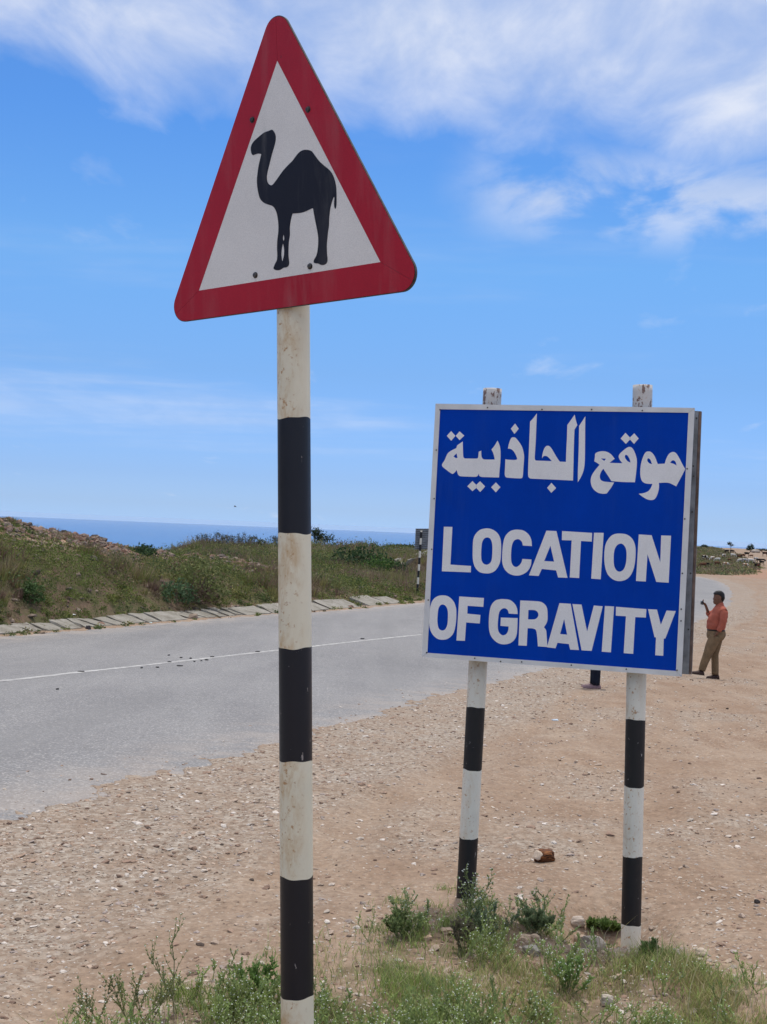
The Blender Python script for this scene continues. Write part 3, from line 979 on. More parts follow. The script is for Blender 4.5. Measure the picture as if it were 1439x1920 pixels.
def build_scrub():
    # the bank and the slope behind it
    n = 28000
    a = np.where(rng.uniform(0, 1, n) < .83, rng.uniform(-.335, .06, n), rng.uniform(-.52, -.335, n)); d = np.exp(rng.uniform(math.log(22), math.log(165), n)); x, y = a * d, d
    df = -sdist(x, y, FARs); vg = masks(x, y)[:, 0]
    bare = .35 * sstep(fbm(x, y, 3.2, 4, 51), .15, .3) * (y < 62)
    top = sstep(df, 2.9, 4.3) * (1 - sstep(df, 10, 13)) * (y < 58)
    k = ((df > .75) | ((df > .0) & (rng.uniform(0, 1, n) < .22))) & (rng.uniform(0, 1, n) < (1 - .93 * np.maximum(bare, (.90 * top) * sstep(fbm(x, y, 2.2, 3, 58), -.45, -.1) + .12 * sstep(fbm(x, y, 1.4, 3, 59), .05, .25) * (df > 1.5))))
    x, y, df = x[k], y[k], df[k]
    z = terrain(x, y)
    pat = fbm(x, y, 3.4, 3, 101); pat2 = fbm(x, y, 1.9, 3, 111)
    kind = np.where(pat + rng.normal(0, .10, len(x)) > .05, 0, np.where(pat2 + rng.normal(0, .15, len(x)) > .02, 1, 2))
    out = []
    for kd in range(3):
        m = kind == kd; q = m.sum()
        cen = np.stack([x[m], y[m], z[m] - .04], 1)
        ds = np.clip(y[m] / 45, .7, 2.4)
        hs = sstep(df[m], .7, 2.6) * .78 + .22
        lows = 1 - .68 * sstep(df[m], 3.0, 4.6) * (1 - sstep(df[m], 12, 15)) * (y[m] < 60)
        if kd == 0:
            R = rng.uniform(.28, .75, q) * hs * lows * np.sqrt(ds); sc = np.stack([R, R, R * rng.uniform(.7, 1.05, q)], 1)
            col = GREENS[np.clip(((fbm(x[m], y[m], 2.6, 2, 222) + .5) * 5 + rng.normal(0, .7, q)).astype(int), 0, 4)]
            out.append(leaf_cloud(cen, sc, col, 62, .060 * ds ** .8, 'dome'))
        elif kd == 1:
            R = rng.uniform(.25, .55, q) * hs * np.sqrt(ds); sc = np.stack([R, R, R * rng.uniform(.9, 1.5, q) * lows], 1)
            col = np.where(rng.uniform(0, 1, (q, 1)) < .40, GREENS[rng.choice([1, 3], q)], DRY[rng.choice(4, q)])
            out.append(leaf_cloud(cen, sc, col, 46, .12 * ds, 'blade'))
        else:
            R = rng.uniform(.25, .6, q) * hs * lows * np.sqrt(ds); sc = np.stack([R, R, R * rng.uniform(.6, .9, q)], 1)
            col = DRY[rng.choice(4, q)] * np.array([.9, .95, .9])
            out.append(leaf_cloud(cen, sc, col, 56, .050 * ds ** .8, 'dome'))
    nb = 420; a = rng.uniform(-.33, .05, nb); d = np.exp(rng.uniform(math.log(27), math.log(140), nb)); xb, yb = a * d, d
    db = -sdist(xb, yb, FARs); kb = (db > 1.8) & ((db < 3.2) | (db > 13) | (yb > 58)); xb, yb = xb[kb], yb[kb]; q = len(xb)
    ds = np.clip(yb / 45, .7, 2.4); R = rng.uniform(.45, 1.05, q) * ds ** .7
    BC = np.array([(.06, .10, .035), (.16, .19, .06), (.20, .135, .095), (.25, .20, .12), (.10, .14, .06), (.15, .115, .085)])
    out.append(leaf_cloud(np.stack([xb, yb, terrain(xb, yb) - .05], 1), np.stack([R, R, R * rng.uniform(.55, .85, q)], 1), BC[rng.choice(6, q)], 300, .062 * ds ** .8, 'dome'))
    V, Fc, c = join3(out)
    o = mesh_np('scrub', V, Fc, M['scrub'], None, (0, 0, 0), tint=c)
    tag(o, 'mixed green and dry brown scrub covering the bank and the slope', kind='stuff')
    # the field on the right
    n = 11000
    a = rng.uniform(.12, .34, n); d = rng.uniform(133, 290, n); x, y = a * d, d
    vg = masks(x, y)[:, 0]; k = rng.uniform(0, 1, n) < vg * .9; x, y = x[k], y[k]; z = terrain(x, y)
    q = len(x); R = rng.uniform(.25, .8, q); front = np.exp(-((y - 140) / 12) ** 2)
    sc = np.stack([R * 1.5, R * 1.5, R * (.10 + .75 * front * rng.uniform(0, 1, q))], 1)
    col = np.where(rng.uniform(0, 1, (q, 1)) < .62, GREENS[rng.choice(5, q)] * np.array([1.15, 1.05, 1.3]), DRY[rng.choice(4, q)] * 1.15)
    V, Fc, c = leaf_cloud(np.stack([x, y, z], 1), sc, col, 26, np.full(q, .20), 'dome')
    o = mesh_np('pasture', V, Fc, M['scrub'], None, (0, 0, 0), tint=c)
    tag(o, 'low green and brown pasture on the far rise behind the dirt', kind='stuff')


build_scrub()


# blades with a bend: three rows
def blades(x, y, z, h, wd, col, lean=.5):
    n = len(x); th = rng.uniform(0, 2 * np.pi, n); lx, ly = np.cos(th) * lean, np.sin(th) * lean
    ps = rng.uniform(0, 2 * np.pi, n); wx, wy = np.cos(ps) * wd, np.sin(ps) * wd
    rows = []
    for f, ww in ((0, 1), (.5, .8), (1, 0)):
        px_, py_, pz = x + lx * h * f * f, y + ly * h * f * f, z + h * (f - .18 * f * f)
        if ww: rows += [np.stack([px_ - wx * ww, py_ - wy * ww, pz], 1), np.stack([px_ + wx * ww, py_ + wy * ww, pz], 1)]
        else: rows.append(np.stack([px_, py_, pz], 1))
    V = np.stack(rows, 1).reshape(-1, 3)
    T = np.array([(0, 1, 3), (0, 3, 2), (2, 3, 4)]); Fc = (T[None] + (np.arange(n) * 5)[:, None, None]).reshape(-1, 3)
    return V, Fc, np.repeat(col, 5, 0)


GRASS_COL = np.array([(.29, .37, .10), (.35, .42, .13), (.44, .39, .18), (.50, .42, .25), (.22, .29, .09), (.34, .40, .17)])


def in_frame_xy(n, d0, d1, a0=-.34, a1=.34):
    a = rng.uniform(a0, a1, n); d = rng.uniform(d0, d1, n); return a * d, d


ROCK_PX = [(1112, 1782, .17), (1087, 1776, .12), (985, 1762, .12), (1003, 1764, .1), (997, 1790, .12), (1316, 1793, .1), (1138, 1882, .1), (840, 1752, .1), (1180, 1775, .10)]


def clear_of_rocks(x, y):
    m = np.ones(len(x), bool)
    for u, v, r in ROCK_PX:
        p = hit(u, v); m &= ~((np.abs(x - p[0]) < r * .75) & (y > p[1] - r * 1.6) & (y < p[1] + r * .5))
    return m


def build_grass():
    n = 400000
    x, y = in_frame_xy(n, 3.3, 7.0)
    sdv = poly_sd(x, y, GP)
    den = sstep(sdv + fbm(x, y, .35, 4, 61) * .45, -.02, .28)
    clump = sstep(fbm(x, y, .22, 4, 131), -.12, .22)
    # the stony middle and right part of the patch are thin
    thin = .5 + .5 * sstep(fbm(x, y, .8, 3, 151), -.1, .2)
    k = (rng.uniform(0, 1, n) < den * (.12 + .88 * clump) * thin) & (clear_of_rocks(x, y) | (rng.uniform(0, 1, n) < .12))
    x, y = x[k], y[k]; z = terrain(x, y)
    q = len(x); h = np.exp(rng.normal(math.log(.040), .42, q)) * (.7 + .6 * sstep(fbm(x, y, .3, 3, 141), -.1, .3))
    drym = sstep(fbm(x, y, .6, 3, 161) + rng.normal(0, .15, q), -.02, .25)
    col = np.where(rng.uniform(0, 1, (q, 1)) < drym[:, None], GRASS_COL[rng.choice([2, 3, 2, 1], q)], GRASS_COL[rng.choice([0, 1, 4, 5], q)]) * rng.uniform(.75, 1.2, (q, 1))
    L = [blades(x, y, z - .004, h, rng.uniform(.0010, .0022, q), col)]
    # a few tall dry stalks
    n = 170; xs, ys = in_frame_xy(n * 4, 3.6, 5.6); m = poly_sd(xs, ys, GP) > .15; xs, ys = xs[m][:n], ys[m][:n]; q = len(xs)
    L.append(blades(xs, ys, terrain(xs, ys), rng.uniform(.10, .24, q), np.full(q, .0014), np.tile((.48, .42, .26), (q, 1)), .35))
    V, Fc, c = join3(L)
    o = mesh_np('grass', V, Fc, M['dryblade'], None, (0, 0, 0), tint=c)
    tag(o, 'short green and straw-coloured grass around the sign posts', kind='stuff')


build_grass()

FLOWER = np.array([.82, .84, .76])


def weed_arrays(base, height, nst, spread, leafcol, leafs, flw, fsz=.004, lsz=.014, branch=3, rg=random):
    """returns stems, leaves, flowers as (V,F,c)"""
    SV, SF, LV, LF, FV, FF = [], [], [], [], [], []

    def seg(p, q, r0, r1):
        d = (q - p).normalized(); a = d.orthogonal().normalized(); b = d.cross(a); i = len(SV)
        for P, r in ((p, r0), (q, r1)):
            for k in range(3):
                t = k * 2.0944; SV.append(P + a * math.cos(t) * r + b * math.sin(t) * r)
        for k in range(3):
            l = (k + 1) % 3; SF.append((i + k, i + l, i + 3 + l)); SF.append((i + k, i + 3 + l, i + 3 + k))

    def leaf(p, d, s):
        d = d.normalized(); sd_ = d.cross(Vector((rg.uniform(-1, 1), rg.uniform(-1, 1), .6))).normalized(); i = len(LV)
        LV.extend([p, p + d * s * .5 + sd_ * s * .2, p + d * s, p + d * s * .5 - sd_ * s * .2]); LF.append((i, i + 1, i + 2)); LF.append((i, i + 2, i + 3))

    def flower(p, s):
        i = len(FV)
        for v in OCT_V: FV.append(p + Vector(v) * s * rg.uniform(.7, 1.2))
        FF.extend([tuple(i + int(j) for j in f) for f in OCT_F])

    def grow(p, d, L, r, lev):
        n = 4
        for k in range(n):
            d = (d + Vector((rg.uniform(-.2, .2), rg.uniform(-.2, .2), rg.uniform(-.02, .16)))).normalized()
            q = p + d * L / n
            seg(p, q, r * (1 - k / n * .6), r * (1 - (k + 1) / n * .6)); p = q
            for _ in range(leafs):
                leaf(p, d + Vector((rg.uniform(-1, 1), rg.uniform(-1, 1), rg.uniform(-.4, .7))), lsz * rg.uniform(.6, 1.5))
            if lev and k >= 1:
                for _ in range(branch - 1 if k < n - 1 else branch):
                    grow(p, (d + Vector((rg.uniform(-.9, .9), rg.uniform(-.9, .9), rg.uniform(-.1, .5)))).normalized(), L * rg.uniform(.25, .45), r * .55, lev - 1)
        for _ in range(flw):
            flower(p + Vector((rg.uniform(-1, 1), rg.uniform(-1, 1), rg.uniform(-.3, 1))) * fsz * 2.5, fsz)

    for _ in range(nst):
        b = Vector(base) + Vector((rg.uniform(-1, 1), rg.uniform(-1, 1), 0)) * spread * .25
        d = Vector((rg.uniform(-1, 1) * spread, rg.uniform(-1, 1) * spread, height)).normalized()
        grow(b, d, height * rg.uniform(.65, 1.1), .0022 + height * .004, 1)
    return (SV, SF), (LV, LF), (FV, FF)


def arr(vf, col):
    V, Fc = vf
    if not V: return None
    c = np.tile(np.array(col, float), (len(V), 1)) * rng.uniform(.75, 1.25, (len(V), 1))
    return np.array([tuple(v) for v in V]), np.array(Fc), c


def weed_thing(name, label, u, v, height, nst, spread, leafcol=(.14, .2, .08), leafs=3, flw=2, fsz=.004, lsz=.016, cat='weed', group=None, depth=None, branch=3):
    p = hit(u, v) if depth is None else np.array([*at(u, v, depth)[:2], 0])
    if depth is not None: p[2] = H(p[0], p[1])
    root = empty(name, p, label, cat, group)
    S, L, Fl = weed_arrays(p, height, nst, spread, leafcol, leafs, flw, fsz, lsz, branch)
    a = arr(S, (.25, .27, .13)); tag(mesh_np('stems', a[0], a[1], M['leaf'], root, tint=a[2]), kind='stuff')
    a = arr(L, leafcol); tag(mesh_np('leaves', a[0], a[1], M['leaf'], root, tint=a[2]), kind='stuff')
    a = arr(Fl, FLOWER)
    if a: tag(mesh_np('flowers', a[0], a[1], M['leaf'], root, tint=a[2]), kind='stuff')
    return root


def build_weed_mat():
    """uncountable small flowering weeds in the foreground"""
    protos = []
    for i in range(14):
        dark = i % 4 == 0
        S, L, Fl = weed_arrays((0, 0, 0), random.uniform(.05, .10), random.choice([2, 3, 4]), .11, None, 3, 1 if i % 3 else 0, .0026, .009, 2)
        protos.append([arr(S, (.32, .36, .15)), arr(L, (.34, .42, .14) if not dark else (.24, .31, .11)), arr(Fl, FLOWER)])
    out = []
    n = 5200; x, y = in_frame_xy(n, 3.6, 5.9, -.33, .34)
    sdv = poly_sd(x, y, GP); u = CX + F * x / y
    pr = sstep(sdv + fbm(x, y, .3, 3, 171) * .5, .0, .3) * np.where(u < 960, .75, .30) * sstep(fbm(x, y, .28, 3, 181), -.2, .1) * (1 - .6 * sstep(y, 5.0, 5.5))
    k = (rng.uniform(0, 1, n) < pr) & clear_of_rocks(x, y); x, y = x[k], y[k]; z = terrain(x, y)
    for i in range(len(x)):
        s = rng.uniform(.6, 1.35); a = rng.uniform(0, 6.28); ca, sa = math.cos(a) * s, math.sin(a) * s
        R = np.array([[ca, -sa, 0], [sa, ca, 0], [0, 0, s]])
        for pr_ in protos[int(rng.integers(14))]:
            if pr_ is None: continue
            out.append((pr_[0] @ R.T + np.array([x[i], y[i], z[i]]), pr_[1], pr_[2]))
    V, Fc, c = join3(out)
    o = mesh_np('flowering_weeds', V, Fc, M['leaf'], None, (0, 0, 0), tint=c)
    tag(o, 'dense low weeds with tiny white flowers in the foreground grass', kind='stuff')
    print('weedmat', len(x), len(Fc))


build_weed_mat()

weed_thing('tall_weed', 'tall bushy weed with pale buds just left of the striped main pole', 452, 1908, .15, 9, .16, (.29, .35, .12), 5, 1, .003, .011)
weed_thing('tall_weed', 'tall thin straight-stemmed weed standing alone left of the weed clump', 333, 1900, .25, 2, .05, (.22, .25, .10), 4, 1, .003, .010)
weed_thing('tall_weed', 'feathery yellow-green weed at the left end of the grass patch', 262, 1925, .15, 8, .16, (.25, .27, .11), 5, 1, .003, .010)
weed_thing('tall_weed', 'sparse weed at the far left of the grass by the picture bottom', 190, 1940, .13, 6, .16, (.25, .26, .12), 4, 1, .003, .010)
weed_thing('leafy_weed', 'dark green leafy weed touching the left side of the main pole foot', 492, 1880, .12, 7, .10, (.16, .26, .07), 6, 0, .003, .014)
weed_thing('tall_weed', 'grey-green branching weed left of the left sign post', 762, 1745, .14, 7, .16, (.31, .37, .16), 4, 1, .003, .012)
weed_thing('leafy_weed', 'dark low leafy clump at the foot of the branching weed left of the sign', 755, 1760, .09, 12, .13, (.22, .28, .11), 7, 0, .003, .013)
weed_thing('tall_weed', 'weed with whitish buds growing in front of the left sign post foot', 868, 1742, .21, 5, .12, (.27, .33, .13), 4, 2, .0038, .012)
weed_thing('tall_weed', 'tall wispy branching weed between the two sign posts', 1008, 1742, .15, 6, .18, (.31, .37, .16), 4, 1, .003, .012)
weed_thing('leafy_weed', 'dark grey-green rosette at the base of the wispy weed between the posts', 1000, 1748, .08, 12, .13, (.25, .31, .15), 7, 0, .003, .014)
weed_thing('leafy_weed', 'bright green leafy creeper left of the right sign post foot', 1132, 1745, .035, 16, .30, (.14, .21, .055), 7, 0, .003, .022)
weed_thing('leafy_weed', 'small dark green plant just right of the right sign post foot', 1214, 1792, .05, 8, .08, (.17, .24, .08), 7, 0, .003, .014)
weed_thing('leafy_weed', 'green weed at the bottom right of the grass patch below the rocks', 1070, 1865, .10, 9, .10, (.22, .32, .10), 6, 1, .003, .012)
weed_thing('dry_weed', 'dark brownish dead weed in front of the left sign post', 865, 1795, .12, 7, .08, (.13, .115, .075), 5, 0, .003, .012)
weed_thing('leafy_weed', 'small blue-green seedling bush in the grass right of the dead weed', 915, 1765, .11, 8, .12, (.17, .22, .12), 5, 0, .003, .012)


# ------------------------------------------------------------------ rocks near the posts, husk, litter
def lump(name, label, cat, p, sx_, sy_, sz_, col, seed, rot=0, group=None, m=None, detail=3, rough=.12):
    bm = bmesh.new(); bmesh.ops.create_icosphere(bm, subdivisions=detail, radius=1)
    r_ = random.Random(seed); off = np.array([r_.uniform(0, 50) for _ in range(3)])
    for v in bm.verts:
        c = np.array(v.co) * 1.3 + off
        k = 1 + 2 * rough * (float(vnoise(c[0], c[1] + c[2] * 1.7, seed)) + .5 * float(vnoise(c[0] * 2.3 + c[2], c[1] * 2.3, seed + 1)) + .25 * float(vnoise(c[0] * 5 + c[2] * 3, c[1] * 5 + c[2] * 2, seed + 2))) * 2
        v.co *= k
        v.co = Vector((max(-.85, min(.85, v.co.x)) * sx_, max(-.9, min(.9, v.co.y)) * sy_, max(-.8, min(.82, v.co.z)) * sz_))
    me = bpy.data.meshes.new(name); bm.to_mesh(me); bm.free()
    me.materials.append(m or simple(name + '_surface', col, .92, .3, 25, .15, 0, .004))
    o = link(name, me, None, (p[0], p[1], p[2] + sz_ * .45)); o.rotation_euler = (r_.uniform(-.15, .15), r_.uniform(-.15, .15), rot)
    return tag(o, label, cat, group)


grey = (.34, .29, .235)
for (u, v, wpx, hpx, col, lab) in [
    (1112, 1782, 40, 27, (.33, .29, .24), 'largest rounded grey-brown rock left of the right sign post foot'),
    (1087, 1776, 22, 22, (.33, .25, .19), 'brown angular rock touching the left of the largest rounded rock'),
    (985, 1762, 24, 11, (.50, .38, .27), 'flat tan stone, left one of a touching pair between the posts'),
    (1003, 1764, 17, 12, (.47, .36, .26), 'small tan stone, right one of a touching pair between the posts'),
    (997, 1790, 30, 17, (.30, .28, .24), 'rough grey rock half sunk in grass between the posts'),
    (1083, 1738, 26, 16, (.42, .35, .29), 'pale broken stone beside the bright green creeper'),
    (1316, 1793, 24, 12, (.48, .39, .30), 'flat pale stone on bare dirt right of the right sign post'),
    (1268, 1797, 14, 14, (.42, .37, .31), 'small upright grey stone right of the right sign post'),
    (1328, 1815, 14, 10, (.45, .32, .22), 'small rounded orange-tan stone below the flat pale stone'),
    (1138, 1882, 24, 18, (.42, .37, .30), 'pale angular stone in the grass at the bottom right'),
    (1163, 1836, 15, 9, (.44, .33, .25), 'small tan stone in the grass above the pale angular stone'),
    (840, 1752, 26, 10, (.46, .34, .25), 'thin tan slab of stone left of the dead brown weed'),
    (802, 1764, 16, 10, (.42, .30, .22), 'small reddish stone near the dark leafy clump'),
    (1420, 1693, 10, 7, (.07, .06, .055), 'small dark stone on pale dirt near the right edge'),
    (1378, 1866, 16, 9, (.44, .36, .28), 'little pale stone at the right edge of the grass'),
]:
    p = hit(u, v); d = p[1]; s = d / F
    lump('rock', lab, 'rock', p, wpx * s * .6, wpx * s * .5, hpx * s * .72, col, int(u), random.uniform(-.4, .4), 'rocks around the sign posts')


def build_husk():
    p = hit(1021, 1615); m, t, b = mat('brown_fibrous_husk', .75, .3)
    P = objco(t)
    n = t.noise(t.mapping(P, (1, 5, 5)), 22, 6, .7, .6)
    c = t.ramp(n, [(.34, (.018, .008, .004)), (.50, (.11, .038, .012)), (.62, (.30, .11, .028)), (.72, (.46, .24, .09))])
    t.val(b.inputs['Base Color'], c); bump(t, b, n, .8, .006)
    o = lump('coconut_husk', 'dry brown and orange husk lying on the gravel between the posts', 'husk', p, .062, .045, .048, (0, 0, 0), 5, .3, None, m, 4, .10)
    s = lump('torn_rim', '', None, p, .01, .03, .03, (.6, .5, .42), 9, 0, None, simple('pale_husk_fibre', (.62, .50, .38), .8, .2, 50), 2)
    for k in ('label', 'category'):
        if k in s: del s[k]
    s.parent = o; s.location = (-.047, -.012, .012); s.rotation_euler = (0, .45, .4)


build_husk()


def flake(name, label, cat, u, v, wpx, hpx, col, group=None, on_road=False, lift=.0, thick=None):
    """crumpled flat scrap lying on the ground, wpx wide as seen"""
    p = hit_road(u, v) if on_road else hit(u, v); s = p[1] / F; w_ = wpx * s; dep = max(.04, min(.5, hpx * s * p[1] / 2.6)) if on_road else w_ * .6
    rg_ = random.Random(int(u * 7 + v))
    z0 = (g_mid(p[1]) + .006) if on_road else p[2]
    n = 14; V = []; th = thick or (.008 if on_road else max(.012, w_ * .06))
    base = [(math.cos(2 * math.pi * k / n) * w_ * .5 * rg_.uniform(.7, 1.1), math.sin(2 * math.pi * k / n) * dep * .5 * rg_.uniform(.6, 1.1)) for k in range(n)]
    for (x_, y_) in base: V.append((p[0] + x_, p[1] + y_, z0))
    for (x_, y_) in base: V.append((p[0] + x_ * .86, p[1] + y_ * .86, z0 + th * rg_.uniform(.5, 1.6)))
    V.append((p[0], p[1], z0 + th * 1.4))
    Fc = [(k, (k + 1) % n, n + (k + 1) % n, n + k) for k in range(n)] + [(n + k, n + (k + 1) % n, 2 * n) for k in range(n)] + [tuple(range(n - 1, -1, -1))]
    o = mesh_py(name, V, Fc, simple(name + '_surface', col, .85, .3, 20), None, (p[0], p[1], z0))
    return tag(o, label, cat, group)


DK = (.018, .017, .017)
for i, (u, v, wp, lab) in enumerate([
    (153, 1260, 18, 'longest black scrap lying across the white line near the left edge'),
    (266, 1253, 6, 'small black scrap below the white line, left of its pair'),
    (296, 1252, 8, 'small black scrap below the white line, right of its pair'),
    (337, 1249, 16, 'broad black scrap just below the middle of the white line'),
    (365, 1241, 5, 'tiny black scrap under the line between two broader ones'),
    (378, 1239.5, 5, 'tiny black scrap touching the left end of a long scrap'),
    (388, 1238, 11, 'long black scrap under the line left of the main pole'),
    (398, 1232, 10, 'dark scrap on the white line nearest the main pole on its left'),
    (318, 1242, 9, 'dark grey scrap lying on the middle of the white line'),
    (340, 1233.5, 7, 'faint dark scrap above the white line, left of its pair'),
    (358, 1235, 6, 'faint dark scrap above the white line, right of its pair'),
    (317, 1229, 6, 'faint dark scrap on asphalt well above the white line'),
    (483, 1222.5, 12, 'black scrap on the line touching the left of the main pole'),
    (680, 1198, 10, 'black scrap on the faded line right of the main pole'),
    (108, 1293, 8, 'thin dark scrap on asphalt below the line at the left'),
]):
    flake('tar_scrap', lab, 'scrap', u, v, wp * .85, 1.7, DK, 'dark scraps along the centre line', True)
for (u, v, wp, hp, c_, lab, nm) in [
    (138, 1153, 10, 8, (.80, .82, .82), 'crumpled white litter in the weeds above the slabs at the left', 'litter'),
    (205, 1172, 9, 5, (.62, .60, .55), 'pale flat litter between the left slabs and the asphalt', 'litter'),
    (283, 1168, 8, 4, (.62, .80, .80), 'pale greenish litter on the slabs left of the main pole', 'litter'),
    (436, 1137, 9, 5, (.62, .52, .42), 'pale tan chunk in the grass above the slabs', 'litter'),
    (1041, 1351, 14, 6, (.62, .72, .85), 'flat bluish-white wrapper on the dirt below the blue sign', 'wrapper'),
    (22, 1166, 12, 9, (.40, .30, .22), 'brown stone lying on top of the leftmost slabs', 'stone'),
    (166, 1180, 12, 8, (.06, .05, .05), 'dark lump at the asphalt edge before the left slabs', 'stone'),
    (676, 1102, 16, 10, (.44, .36, .30), 'pale tan rock on the scrub slope right of the main pole', 'stone')]:
    flake(nm, lab, nm, u, v, wp, hp, c_, None, False, 0, None if wp < 12 else .06 if nm == 'stone' else .012)


# ------------------------------------------------------------------ camel warning sign
def build_camel_sign():
    D = 3.37
    ex = rt * .780384 + up * .000347 - fw * .625300
    ey = rt * -.029269 + up * .998880 - fw * .037169
    ex /= np.linalg.norm(ex); ey -= ex * (ex @ ey); ey /= np.linalg.norm(ey)
    P = Plane(at(521, 114, D), ex, ey)
    pd = 3.445
    bot_z = None
    top, b0 = at(548, 150, pd), at(557.8, 1900, pd)
    ax = (b0 - top) / np.linalg.norm(b0 - top)
    base = b0 + ax * ((b0[2] - (-.25)) / -ax[2])
    gz = b0 + ax * ((b0[2] - H(b0[0], b0[1])) / -ax[2])
    root = empty('camel_warning_sign', gz, 'red-bordered triangular camel warning sign on a black and cream banded pole', 'road sign')
    Lp = np.linalg.norm(top - base)
    def fr(v):
        q = at(548 + (557.8 - 548) * (v - 150) / 1750, v, pd); return np.linalg.norm(q - base) / Lp
    ys = [2090, 1864, 1641, 1424, 1213, 1000, 785, 570, 355]
    br = [f for f in [fr(v) for v in ys] if 0 < f < 1]
    mis = [(1, 0)[i % 2] for i in range(len(br) + 1)]
    # band under 1864 is cream
    i0 = br.index(min(br, key=lambda f: abs(f - fr(1864))))
    mis = [0 if (i0 - i) % 2 == 0 else 1 for i in range(len(br) + 1)]
    tube('pole', base, top, .0445, br, [M['cream'], M['black']], mis, root, 48)
    # inner white triangle
    A, B, Cc = [np.array(P.px(*q)) for q in ((521, 114), (374, 545), (714.5, 491.5))]
    cen = (A + B + Cc) / 3; off = .079; R = .044
    inner = [A, B, Cc]
    outs = []
    for q in inner:
        d = (q - cen) / np.linalg.norm(q - cen); outs.append((q + d * (2 * off - 2 * R), d))    # arc centres
    arcs = []
    for (c, d) in outs:
        a0 = math.atan2(d[1], d[0]); n = 16
        arcs.append([c + R * np.array([math.cos(a0 + t), math.sin(a0 + t)]) for t in np.linspace(-math.pi / 3, math.pi / 3, n + 1)])
    outline = [p for a in arcs for p in a]
    slab_shape('back_plate', P, [outline], -.0030, 0, M['plateback'], root)
    slab_shape('white_face', P, [[A, B, Cc]], .0003, .0012, M['panel'], root)
    gap = .0006
    for i in range(3):
        j = (i + 1) % 3
        a1, a2 = arcs[i], arcs[j]
        loop = [inner[j], inner[i]] + a1[8:] + a2[:9]
        # tiny gap at the mitre: pull ends apart
        mid = (inner[i] + inner[j]) / 2; e = (inner[j] - inner[i]); e = e / np.linalg.norm(e)
        lp = []
        for k, q in enumerate(loop):
            lp.append(q)
        lp[0] = lp[0] - e * gap; lp[1] = lp[1] + e * gap; lp[2] = lp[2] + e * gap; lp[-1] = lp[-1] - e * gap
        slab_shape('border_strip', P, [lp], .0003, .0016, M['red'], root)
    # folded dark rim
    rim_o = [cen + (q - cen) * 1.006 for q in outline]
    slab_shape('rim', P, [rim_o, outline], -.0075, -.0003, M['bolt'], root)
    cam_pts = [(440, 145), (462, 165), (480, 200), (485, 250), (475, 310), (455, 380), (435, 450), (415, 530), (395, 610), (383, 670), (382, 720), (395, 765), (425, 790), (450, 782), (480, 745), (520, 690), (570, 620), (630, 555), (680, 505), (720, 450), (760, 405), (800, 383), (835, 378), (875, 383), (905, 398), (930, 430), (970, 485), (1010, 530), (1060, 572), (1110, 615), (1145, 665), (1170, 730), (1185, 800), (1190, 870), (1191, 940), (1190, 1010), (1184, 1050), (1176, 1063), (1166, 1045), (1162, 1000), (1166, 950), (1163, 920, 1), (1150, 945), (1135, 990), (1120, 1050), (1112, 1110), (1105, 1180), (1102, 1260), (1092, 1330), (1085, 1400), (1078, 1480), (1080, 1580), (1086, 1650), (1078, 1690), (1050, 1713), (1010, 1714), (980, 1700), (945, 1696), (926, 1685), (930, 1655), (955, 1610), (970, 1550), (977, 1480), (978, 1400), (965, 1310), (945, 1210), (928, 1120), (917, 1055, 1), (885, 1068), (820, 1098), (760, 1112), (680, 1118, 1), (668, 1160), (655, 1220), (648, 1290), (648, 1370), (636, 1450), (632, 1540), (633, 1620), (640, 1680), (635, 1720), (610, 1742), (575, 1748), (540, 1770), (500, 1777), (465, 1765), (460, 1745), (478, 1700), (498, 1660), (503, 1600), (500, 1520), (503, 1430), (513, 1350), (516, 1270), (510, 1190), (495, 1110), (470, 1055), (440, 1028), (390, 1012), (345, 992), (305, 950), (285, 890), (272, 820), (266, 740), (272, 660), (283, 580), (300, 500), (318, 428, 1), (280, 422), (245, 432), (220, 440), (205, 425), (195, 380), (198, 340), (212, 305), (235, 275), (290, 225), (350, 178), (400, 160)]
    h1 = [(576, 1366), (583, 1390), (584, 1415), (576, 1436), (569, 1415), (569, 1385)]
    h2 = [(570, 1470), (582, 1530), (582, 1590), (572, 1640), (562, 1672), (554, 1640), (550, 1590), (554, 1530), (562, 1490)]
    def cv(L, n=3): return [P.px(440 + p[0] / 6.195, 220 + p[1] / 6.195) for p in spline(L, n)]
    slab_shape('camel_symbol', P, [cv(cam_pts), cv(h1), cv(h2)], .0013, .0019, M['camel'], root)
    for (u, v) in ((579, 205.5), (474.5, 225), (480, 516), (582.5, 499.5)):
        a, b = P.px(u, v); bolt(P, a, b, .0062, .007, M['bolt'], root)
    # clamp band holding the plate to the pole
    for v in (205, 508):
        pc = at(548 + 9.8 * (v - 150) / 1750, v, pd); a, b = P.px(548 + 9.8 * (v - 150) / 1750, v)
        pbox('bracket', P, a - .10, a + .10, b - .018, b + .018, -.03, -.0078, M['bolt'], root)


build_camel_sign()


